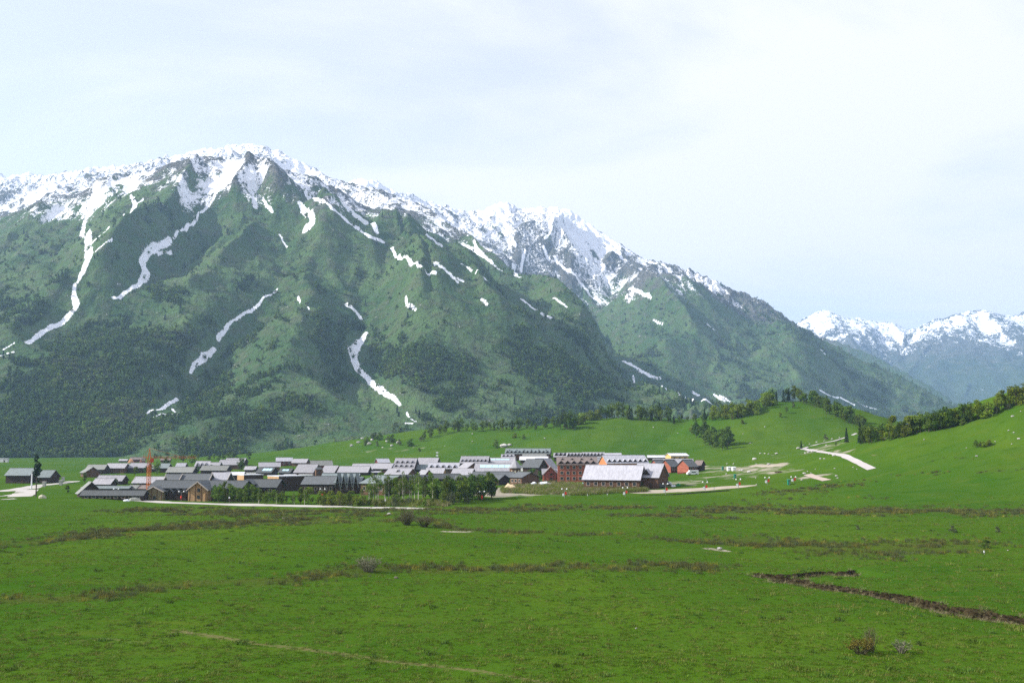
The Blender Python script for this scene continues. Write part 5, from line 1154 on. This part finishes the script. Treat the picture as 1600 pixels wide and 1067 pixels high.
def crane():
    ORANGE = plain_mat('crane_orange_paint', (0.55, 0.16, 0.03), 0.6); GREY = plain_mat('concrete_block', (0.32, 0.31, 0.29))
    x, y, z = hit(231.5, 773); m = y / F; e = empty('tower_crane', (x, y, z), 0.12, 'orange tower crane rising left of the twin-gabled lodge', 'crane')
    hs = CAMZ - (718 - 690) * m - z; hp = CAMZ - (700 - 690) * m - z; w = 0.55
    def lattice(mb, p, q, w, n, r, up=Vector((0, 0, 1))):
        p, q = Vector(p), Vector(q); d = (q - p).normalized(); a = d.orthogonal().normalized() if abs(d.z) > .9 else Vector((-d.y, d.x, 0)); b = d.cross(a)
        C = [a * w + b * w, a * w - b * w, -a * w - b * w, -a * w + b * w]
        for c in C: mb.bar(p + c, q + c, r, r, 4)
        for i in range(n):
            s, t = p.lerp(q, i / n), p.lerp(q, (i + 1) / n)
            for k in range(4): mb.bar(s + C[k], t + C[(k + 1) % 4], r * .6, r * .6, 3); mb.bar(s + C[k], s + C[(k + 1) % 4], r * .6, r * .6, 3)
    mb = MB(); lattice(mb, (0, 0, 0), (0, 0, hs), w, 11, .10); mb.build('mast', ORANGE, e)
    mb = MB(); 
    for c in ((w, w), (w, -w), (-w, -w), (-w, w)): mb.bar((c[0], c[1], hs), (0, 0, hp), .13, .10, 4)
    mb.build('tower_peak', ORANGE, e)
    jl = (303 - 232) * m; cl = 10 * m
    mb = MB(); lattice(mb, (w, 0, hs + .9), (jl, 0, hs + .9), .38, 16, .055); mb.build('jib', ORANGE, e)
    mb = MB(); lattice(mb, (-w, 0, hs + .9), (-cl, 0, hs + .9), .4, 4, .06); cj = mb.build('counter_jib', ORANGE, e); MB().box(-cl - .2, -cl + 1.0, -.6, .6, hs - .4, hs + .8).build('counterweight', GREY, cj)
    mb = MB(); mb.bar((0, 0, hp), (jl * .65, 0, hs + 1.3), .04, .04, 3); mb.bar((0, 0, hp), (-cl, 0, hs + 1.3), .04, .04, 3); mb.build('tie_rod', ORANGE, e)
    MB().box(.6, 1.7, -1.3, -.2, hs - .9, hs + .6).build('cab', plain_mat('crane_cab_red', (0.5, 0.06, 0.03)), e); MB().box(-1.6, 1.6, -1.6, 1.6, -.5, .5).build('base', GREY, e)

def small_things():
    RED = plain_mat('lantern_red', (0.62, 0.045, 0.02), 0.6); WHITE = plain_mat('white_paint', (0.75, 0.76, 0.78), 0.5, var=.08); POLE = plain_mat('pole_grey', (0.22, 0.21, 0.2)); GREEN = plain_mat('green_plastic', (0.015, 0.16, 0.10), 0.5); TARP = plain_mat('tarp_white', (0.66, 0.69, 0.74), 0.5); SAND = plain_mat('sand', (0.47, 0.38, 0.25), .95, .05, .3, .8, bumpd=.3)
    RUB = plain_mat('rubble_grey', (0.34, 0.35, 0.31), .95); ORG = plain_mat('orange_sheet', (0.75, 0.24, 0.04)); STONE = plain_mat('boulder_pale', (0.40, 0.385, 0.37), .9, .1, .35, 1.2, bumpd=.3); STONED = plain_mat('stone_dark', (0.10, 0.09, 0.07)); TYRE = plain_mat('tyre', (0.02, 0.02, 0.02)); PLANK = plain_mat('plank_pile', (0.42, 0.40, 0.30)); TIMB = plain_mat('timber_fresh', (0.42, 0.22, 0.12)); CARW = plain_mat('car_white', (0.72, 0.73, 0.75), .3, .5, .05); CARD = plain_mat('car_dark', (0.05, 0.055, 0.06), .3, .5, .05); CARG = plain_mat('tarp_green', (0.03, 0.20, 0.07), .6)
    # street lamps with a pair of globes and a red lantern
    def lamp(px, base, hpx, label, banner):
        x, y, z = hit(px, base); h = hpx * y / F; e = empty('street_lamp', (x, y, z), 0, label, 'street lamp', 'street lamps with twin globes')
        MB().bar((0, 0, -.2), (0, 0, h), .09, .06, 6).build('pole', POLE, e); MB().bar((-.85, 0, h), (.85, 0, h), .05, .05, 5).build('arm', POLE, e)
        for s in (-1, 1): MB().ball((s * .85, 0, h + .22), .27).build('lamp_globe', WHITE, e, True)
        s = y / 450
        if banner:
            MB().box(.10, .95 * s, -.06, .06, h * .42, h * .42 + 1.15 * s).build('red_banner', RED, e); MB().box(-.95 * s, -.10, -.06, .06, h * .25, h * .25 + 1.15 * s).build('white_banner', WHITE, e)
        else:
            q = MB().ball((0, -.1, h * .42), .34, (1, 1, 1.4)); q.bar((0, -.1, h * .42 + .4), (0, -.1, h * .42 + .65), .16, .14, 8).bar((0, -.1, h * .42 - .65), (0, -.1, h * .42 - .4), .14, .16, 8); q.build('red_lantern', RED, e, True)
    for px, b, h, lb, bn in [(504, 778, 13, 'lamp with red lantern among the bushes below the zigzag lodge', 0), (617, 781, 14, 'lamp with red lantern in front of the birch grove', 0), (753, 782, 13, 'lamp with red lantern at the edge of the dense dark grove', 0), (181, 778, 13, 'lamp with red lantern in front of the long dark-roofed row', 0), (283, 783, 14, 'lamp with red lantern between the two tan gables', 0),
                             (882, 778, 13, 'lamp with red and white banners in front of the red hotel', 1), (977, 776, 13, 'lamp with red and white banners in front of the nearest pale-roofed hall', 1), (1040, 773, 16, 'lamp with red and white banners beside the parked vehicles', 1), (1102, 768, 14, 'lamp with red and white banners by the dark ditch', 1), (1154, 763, 13, 'lamp with red and white banners at the right end of the gravel road', 1),
                             (1199, 757, 10, 'lamp with red and white banners alone on the grass', 1), (1240, 754, 8, 'lamp with red and white banners beside the green cabin on the right', 1)]:
        lamp(px, b, h, lb, bn)
    def post(px, base, hpx, label, group):
        x, y, z = hit(px, base); h = hpx * y / F; e = empty('marker_post', (x, y, z), 0, label, 'marker post', group); MB().bar((0, 0, -.1), (0, 0, h * .6), .06, .05, 5).build('post', POLE, e); MB().box(-min(.25, h * .14), min(.25, h * .14), -.06, .06, h - min(.6, h * .5), h).build('white_plate', WHITE, e)
    for px, b, h, lb in [(918, 776, 4, 'white-plated post on the meadow edge below the hotel'), (949, 775, 4, 'white-plated post between two banner lamps'), (1116, 767, 6, 'white-plated post beside the dark ditch'), (358, 786, 10, 'thin white-topped post by the road below the trees'), (602, 788, 8, 'thin white-topped post below the birch grove'), (1538, 866, 6, 'small white post standing alone on the right meadow')]:
        post(px, b, h, lb, None)
    x, y, z = hit(49, 764); e = empty('utility_pole', (x, y, z), 0, 'white-based utility pole left of the tall narrow conifer', 'pole'); MB().bar((0, 0, 0), (0, 0, 6.6), .30, .22, 7).build('pole', WHITE, e); MB().bar((0, 0, 6.6), (0, 0, 8.0), .12, .1, 6).build('tip', POLE, e)
    x, y, z = hit(683, 716); m = y / F; e = empty('transformer_mast', (x, y, z), 0, 'small mast with white transformer boxes behind the lone grey house', 'mast'); MB().bar((0, 0, 0), (0, 0, 9 * m), .15, .12, 6).build('pole', POLE, e)
    for q in (3.5, 8): MB().box(-1.6 * m, 1.6 * m, -.5, .5, q * m, (q + 2) * m).build('box', WHITE, e)
    # vehicles
    def car(px, base, mat, label, rz, s=1.0, van=False):
        x, y, z = hit(px, base); e = empty('van' if van else 'car', (x, y, z), rz, label, 'van' if van else 'car'); e.scale = (s, s, s)
        prof = [(-2.2, .35), (-2.25, .8), (-1.3, .95), (-.75, 1.5), (1.3, 1.52), (1.95, .98), (2.2, .9), (2.2, .35)] if not van else [(-2.4, .35), (-2.4, 1.0), (-1.8, 1.2), (-1.4, 2.0), (2.4, 2.05), (2.4, .35)]
        n = len(prof); v = [(p[0], -.85, p[1]) for p in prof] + [(p[0], .85, p[1]) for p in prof]
        MB().add(v, [tuple(range(n)), tuple(range(2 * n - 1, n - 1, -1))] + [(i, i + n, (i + 1) % n + n, (i + 1) % n) for i in range(n)]).build('body', mat, e)
        for s_ in (-1, 1):
            MB().box(-.6, 1.2, s_ * .86 - .01, s_ * .86 + .01, 1.0, 1.42).build('window', GLASS, e)
            for q in (-1.4, 1.4): w_ = MB().bar((q, s_ * .72, .33), (q, s_ * .9, .33), .33, .33, 10).build('wheel', TYRE, e)
    car(66, 754, CARW, 'white car parked in front of the shorter dark barn', .2, 1.1); car(1031, 762, CARD, 'dark car parked at the gable of the second pale hall', .3, 1.1); car(1041, 758, CARW, 'white car in the yard right of the second pale hall', -.2, 1.05); car(839, 755, CARD, 'dark car beside the white tarps near the red gable', .1, 1.1); car(575, 729, CARW, 'white car on the back lane left of the dark red gable', 0, 1.0) if False else None
    car(1082, 742, CARW, 'white van in front of the rightmost red gable', .15, 1.2, True)
    def boxy(name, px, base, wpx, hpx, dep, mat, label, cat, roofm=None, rz=0.0):
        x, y, z = hit(px, base); m = y / F; e = empty(name, (x, y, z), rz, label, cat); w, h = wpx * m / 2, hpx * m
        MB().box(-w, w, -dep / 2, dep / 2, -.2, h).build('wall', mat, e); MB().slab([(-w - .15, -dep / 2 - .15, h + .12), (w + .15, -dep / 2 - .15, h + .12), (w + .15, dep / 2 + .15, h + .30), (-w - .15, dep / 2 + .15, h + .30)], .12).build('roof', roofm or mat, e); MB().box(w * .2, w * .6, -dep / 2 - .05, -dep / 2 - .01, 0, min(2.0, h * .85)).build('door', POLE, e); return e
    boxy('portable_cabin', 198.5, 731, 6, 6, 3, WHITE, 'small white container between two log houses', 'container'); boxy('portable_cabin', 1139, 735, 5, 5, 2.5, WHITE, 'white portable cabin, left one of the pair', 'cabin'); boxy('portable_cabin', 1146.5, 735, 5, 5, 2.5, WHITE, 'white portable cabin, right one of the pair', 'cabin')
    boxy('portable_toilet', 1129.5, 734.5, 2.6, 5, 1.4, GREEN, 'green portable cabin left of the white pair', 'portable toilet'); boxy('portable_toilet', 1148.5, 747, 3, 5.5, 1.4, GREEN, 'green portable cabin on the grass below the white pair', 'portable toilet'); boxy('portable_toilet', 1232.5, 757, 3.4, 7, 1.5, GREEN, 'green portable cabin near the paved ramp, rightmost', 'portable toilet')
    boxy('orange_container', 1057, 737, 12, 3, 2.6, ORG, 'orange container in front of the middle red gable', 'container')
    # white canopies with open fronts in front of the steep pale roofs
    for px, w, lb in [(453, 18, 'long white flat canopy, left one behind the larger brown block'), (478, 22, 'long white flat canopy, right one beside the small brown tower')]:
        x, y, z = hit(px, 746); m = y / F; e = empty('white_canopy', (x, y, z), 0, lb, 'canopy'); W_ = w * m / 2; h = 5.0 * m
        MB().box(-W_, W_, -2, 2, h - .5, h).build('canopy_roof', WHITE, e); MB().box(-W_ + .1, W_ - .1, 1.2, 1.4, 0, h - .5).build('back_wall', WALL['dark'], e)
        for i in range(5): MB().box(-.15, .15, -1.9, -1.6, 0, h - .5).build('post', WHITE, e).location.x = -W_ + .2 + (2 * W_ - .4) * i / 4
    # heaps and boulders: lumpy low-poly stones
    def stone_mesh(name, mat, seed, sq):
        r = np.random.default_rng(seed); q = MB().ball((0, 0, 0), 1.0, sq, 9, 6); q.v = [tuple(np.array(v) * (1 + r.normal() * .14)) for v in q.v]; return q.mesh(name, mat)
    SM = [stone_mesh('boulder', STONE, 900 + i, (1.2, .9, .65)) for i in range(4)]
    def boulder(px, py, wpx, label, group=None, mesh=None, name='boulder', cat='boulder', zs=1.0):
        x, y, z = hit(px, py); o = link(name, mesh or SM[rng.integers(4)], None, (x, y, z + .15 * wpx * y / F)); s = max(.12, wpx * y / F / 2.3); o.scale = (s, s, s * zs); o.rotation_euler = (0, 0, rng.uniform(0, 6.28)); tag(o, label, cat, group)
    g1 = 'white boulders beside the gravel track'
    for px, py, w in [(1247, 701, 6), (1263, 707, 5), (1258, 708, 3.5), (1269, 706, 4), (1303, 712, 5), (1291, 696, 3), (1300, 686, 3), (1276, 691, 3), (1265, 694, 3), (1312, 684, 3), (1283, 706, 3.5), (1295, 710, 3), (1255, 696, 2.5), (1288, 689, 2.5)]: boulder(px, py, w, 'white boulder close along the gravel track on the hillside', g1)
    g2 = 'white boulders on the grass below the gravel track'
    for px, py, w in [(1282, 717, 4.5), (1288, 717, 3.5), (1304, 732, 3), (1333, 730, 2.5), (1339, 733, 2.5), (1274, 733, 2.5), (1257, 740, 5), (1253, 750, 3.5), (1307, 744, 4.5), (1309, 747, 3), (1262, 737, 3), (1267, 739, 2.5), (1245, 746, 2.5)]: boulder(px, py, w, 'white boulder on the open grass below the gravel track', g2)
    g3 = 'white boulders on the low rise behind the white cabins'
    for px, py, w in [(1179, 718, 7), (1188, 709, 4), (1195, 709, 3.5), (1201, 709.5, 3), (1213, 709, 4.5), (1201, 726, 6), (1182, 725, 2.5), (1136, 725, 3), (1146, 725, 3)]: boulder(px, py, w, 'white boulder on the low grassy rise behind the pair of white cabins', g3)
    g4 = 'white stones on the flat in front of the white cabins'
    for px, py, w in [(1182, 757, 3), (1181, 747, 3), (1196, 747, 2.5), (1202, 747, 2.5), (1135, 741, 4), (1170, 738, 6), (1160, 735, 5), (1156, 735, 4), (1146, 748, 2.5), (1157, 748, 2.5), (1104, 750, 2.5)]: boulder(px, py, w, 'white stone on the flat ground in front of the pair of white cabins', g4)
    g5 = 'pale rocks on the upper right hillside'
    for px, py, w in [(1526, 713, 4.5), (1592, 686, 5), (1582, 651, 5), (1595, 643, 3), (1576, 673, 3.5), (1584, 676, 3), (1581, 694, 3), (1383, 686, 4), (1444, 687, 3), (1516, 657, 3), (1555, 690, 2.5), (1510, 700, 2.5)]: boulder(px, py, w, 'pale rock on the open hillside below the right wood', g5)
    g6 = 'pale rocks on the knoll slope'
    for px, py, w in [(851, 685, 3), (1021, 668, 3), (1059, 677, 2.5), (1172, 693, 4), (1161, 678, 2.5), (1195, 667, 2.5), (738, 690, 2.5), (695, 697, 2), (738, 678, 3)]: boulder(px, py, w, 'small pale rock on the bare slope of the knoll', g6)
    boulder(787, 698, 12, 'large pale boulder beside a green bush above the village'); boulder(796, 696, 7, 'smaller pale boulder right of the large one above the village')
    g7 = 'grey rocks of the outcrop at the left end of the knoll'
    for px, py, w in [(566, 686, 5.0), (573, 682, 4.4), (581, 688, 5.5), (588, 683, 3.9), (560, 692, 6), (604, 690, 4.4), (612, 697, 5.0), (598, 700, 3.9), (622, 692, 6), (577, 694, 6), (549, 697, 6)]: boulder(px, py, w, 'grey rock in the bushy outcrop at the left end of the knoll', g7, zs=1.3)
    boulder(608, 804, 7, 'flat pale stone on the meadow left of the bare bushes'); boulder(443, 810, 4, 'small pale stone in the upper sedge strip'); boulder(1124, 858, 8, 'flat pale stone in the small rill on the meadow'); boulder(619, 903, 7, 'dark stone below the pale-branched bush', None, stone_mesh('stone', STONED, 950, (1.3, .9, .6)), 'stone', 'stone')
    boulder(831, 913, 2.4, 'tiny dark stone on the open meadow in the middle', None, stone_mesh('stone', STONED, 951, (1, .9, 1.2)), 'stone', 'stone'); boulder(994, 982, 4, 'small pale stone on the near meadow', None); boulder(1575, 860, 3, 'small pale stone right of the white post')
    def heap(px, py, wpx, hpx, mat, label, name, cat, seed):
        x, y, z = hit(px, py); m = y / F; o = link(name, stone_mesh(name, mat, seed, (1, .8, 1)), None, (x, y, z)); o.scale = (wpx * m / 2, wpx * m / 2.4, hpx * m); tag(o, label, cat)
    heap(797, 765, 20, 9, SAND, 'mound of pale sand in front of the brown timber gable', 'sand_pile', 'sand pile', 960); heap(212, 782, 22, 7, RUB, 'grey-green rubble heap left of the twin-gabled lodge', 'rubble_heap', 'rubble heap', 961); heap(197, 783, 10, 3, TARP, 'white tarpaulin beside the rubble heap at the left', 'tarp_pile', 'tarpaulin', 962)
    heap(850, 757, 20, 4.5, TARP, 'white tarpaulins spread below the red gable', 'tarp_pile', 'tarpaulin', 963); heap(835, 758, 10, 5, TARP, 'bluish white tarpaulin left of the spread ones', 'tarp_pile', 'tarpaulin', 964); heap(800, 765, 8, 4, TARP, 'white bags in front of the sand mound', 'bag_pile', 'bags', 965); heap(1060, 759, 8, 4, CARG, 'green covered pile right of the parked vehicles', 'tarp_pile', 'tarpaulin', 966)
    heap(1052, 760, 8, 2.5, TARP, 'white sheets left of the green covered pile', 'tarp_pile', 'tarpaulin', 967); heap(972, 763, 9, 3.5, TARP, 'white bags in front of the nearest pale-roofed hall', 'bag_pile', 'bags', 968); heap(1040, 740, 12, 3, TARP, 'white sheeting below the leftmost red gable', 'tarp_pile', 'tarpaulin', 969); heap(66, 778, 12, 5, PLANK, 'pile of pale planks right of the tall narrow conifer', 'plank_pile', 'plank pile', 970)
    heap(205, 723, 9, 6, TIMB, 'stack of pinkish timber behind the upper left houses', 'timber_stack', 'timber stack', 971); heap(222, 723, 10, 5, plain_mat('timber_dark', (0.14, 0.06, 0.04)), 'stack of dark red timber beside the pinkish one', 'timber_stack', 'timber stack', 972); heap(912, 757, 6, 3, plain_mat('tarp_blue', (0.35, 0.55, 0.62)), 'pale blue tarpaulin in the scrub below the hotel', 'tarp_pile', 'tarpaulin', 973)
    heap(1217, 738, 14, 2.2, plain_mat('dark_earth', (0.05, 0.035, 0.02)), 'low heap of dark earth on the grass below the rise', 'earth_heap', 'earth heap', 974)
    for px, b, lb in [(69, 760, 'stone gate pillar right of the white car'), (95, 758, 'stone gate pillar on the left road, right one')]:
        x, y, z = hit(px, b); e = empty('gate_pillar', (x, y, z), 0, lb, 'pillar'); MB().box(-.6, .6, -.6, .6, -.2, 2.0).build('pillar', RUB, e); MB().box(-.8, .8, -.8, .8, 2.0, 2.3).build('cap', STONE, e)
    for px, b, lb in [(84.5, 753, 'pale slab sign right of the shorter barn'), (98.5, 751, 'leaning pale board on the left meadow')]:
        x, y, z = hit(px, b); e = empty('stone_sign', (x, y, z), .2, lb, 'sign'); MB().box(-.7, .7, -.12, .12, .3, 2.0).build('slab', STONE, e); MB().box(-.9, .9, -.3, .3, -.1, .3).build('plinth', RUB, e)
    # roads and tracks: draped strips
    def strip(name, path, w, mat, lift=0.06):
        pts = []
        for i in range(len(path) - 1):
            for k in range(6): t = k / 6; pts.append((path[i][0] * (1 - t) + path[i + 1][0] * t, path[i][1] * (1 - t) + path[i + 1][1] * t, (path[i][2] if len(path[i]) > 2 else w) * (1 - t) + (path[i + 1][2] if len(path[i + 1]) > 2 else w) * t))
        pts.append((*path[-1][:2], path[-1][2] if len(path[-1]) > 2 else w))
        G_ = [hit(p[0], p[1])[:2] for p in pts]; V = []; Fc = []
        for i, (x, y) in enumerate(G_):
            a = G_[max(i - 1, 0)]; b = G_[min(i + 1, len(G_) - 1)]; d = Vector((b[0] - a[0], b[1] - a[1], 0)).normalized(); n_ = Vector((-d.y, d.x, 0)); hw_ = pts[i][2] / 2 * (1 + rng.normal() * .05)
            for s in np.linspace(-1, 1, 5): q = Vector((x, y, 0)) + n_ * hw_ * s; V.append((q.x, q.y, ground_z(q.x, q.y) + lift))
            if i:
                o = i * 5
                for k in range(4): Fc.append((o + k, o + k - 5, o + k - 4, o + k + 1))
        tag(link(name, mesh_np(name, np.array(V), np.array(Fc), mat, True)), kind='structure')
    ROAD = plain_mat('road_pale_gravel', (0.40, 0.375, 0.35), .95, .05, .25, .3); ROADG = plain_mat('road_gravel_brown', (0.33, 0.29, 0.23), .95, .05, .35, .25); PAVE = plain_mat('ramp_paving', (0.36, 0.295, 0.255), .95, .05, .2, .5); CONC = plain_mat('track_concrete', (0.36, 0.335, 0.33), .95, .05, .2, .3); DITCH = plain_mat('ditch_dark', (0.018, 0.020, 0.012), 1, 0)
    strip('village_road', [(218, 782), (260, 785), (330, 787.3), (430, 789.3), (520, 791.3), (600, 793.2), (668, 795)], 5.0, ROAD)
    strip('farm_road', [(-30, 768), (0, 767.5), (25, 765, 7), (45, 762, 9), (62, 758), (95, 755), (118, 751.5)], 5.0, ROAD); strip('farm_yard', [(30, 776, 8), (38, 771, 8), (44, 765, 8)], 8, ROAD, .09); strip('field_path', [(-10, 776), (8, 774.5), (20, 772.5)], 2.6, ROAD); strip('field_path', [(2, 780.5), (24, 779)], 2.0, ROAD)
    strip('gravel_road', [(985, 770, 5), (1010, 768, 8), (1060, 766, 9), (1100, 763.5, 9), (1150, 760.5, 7), (1182, 758, 2)], 8, ROADG); strip('ditch', [(1002, 774), (1050, 772.5), (1090, 769.5), (1140, 766)], 2.4, DITCH, .07)
    strip('hill_track', [(1362, 733, 3.4), (1340, 722, 3.0), (1318, 711.5, 2.6), (1300, 708.5), (1280, 705.5), (1262, 702.5, 3), (1254, 701, 3.4), (1265, 697.5), (1280, 693.5), (1305, 688.5), (1318, 684.5), (1330, 680.5), (1338, 677)], 2.0, CONC, .12); strip('paved_ramp', [(1262, 741), (1275, 746), (1292, 750.5)], 3.4, PAVE, .1)
    strip('dirt_path', [(1172, 727.5, 2), (1195, 728.5, 4), (1215, 727.5, 3), (1226, 726.5, 1.5)], 3, ROADG)
village(); turret(); crane(); small_things()
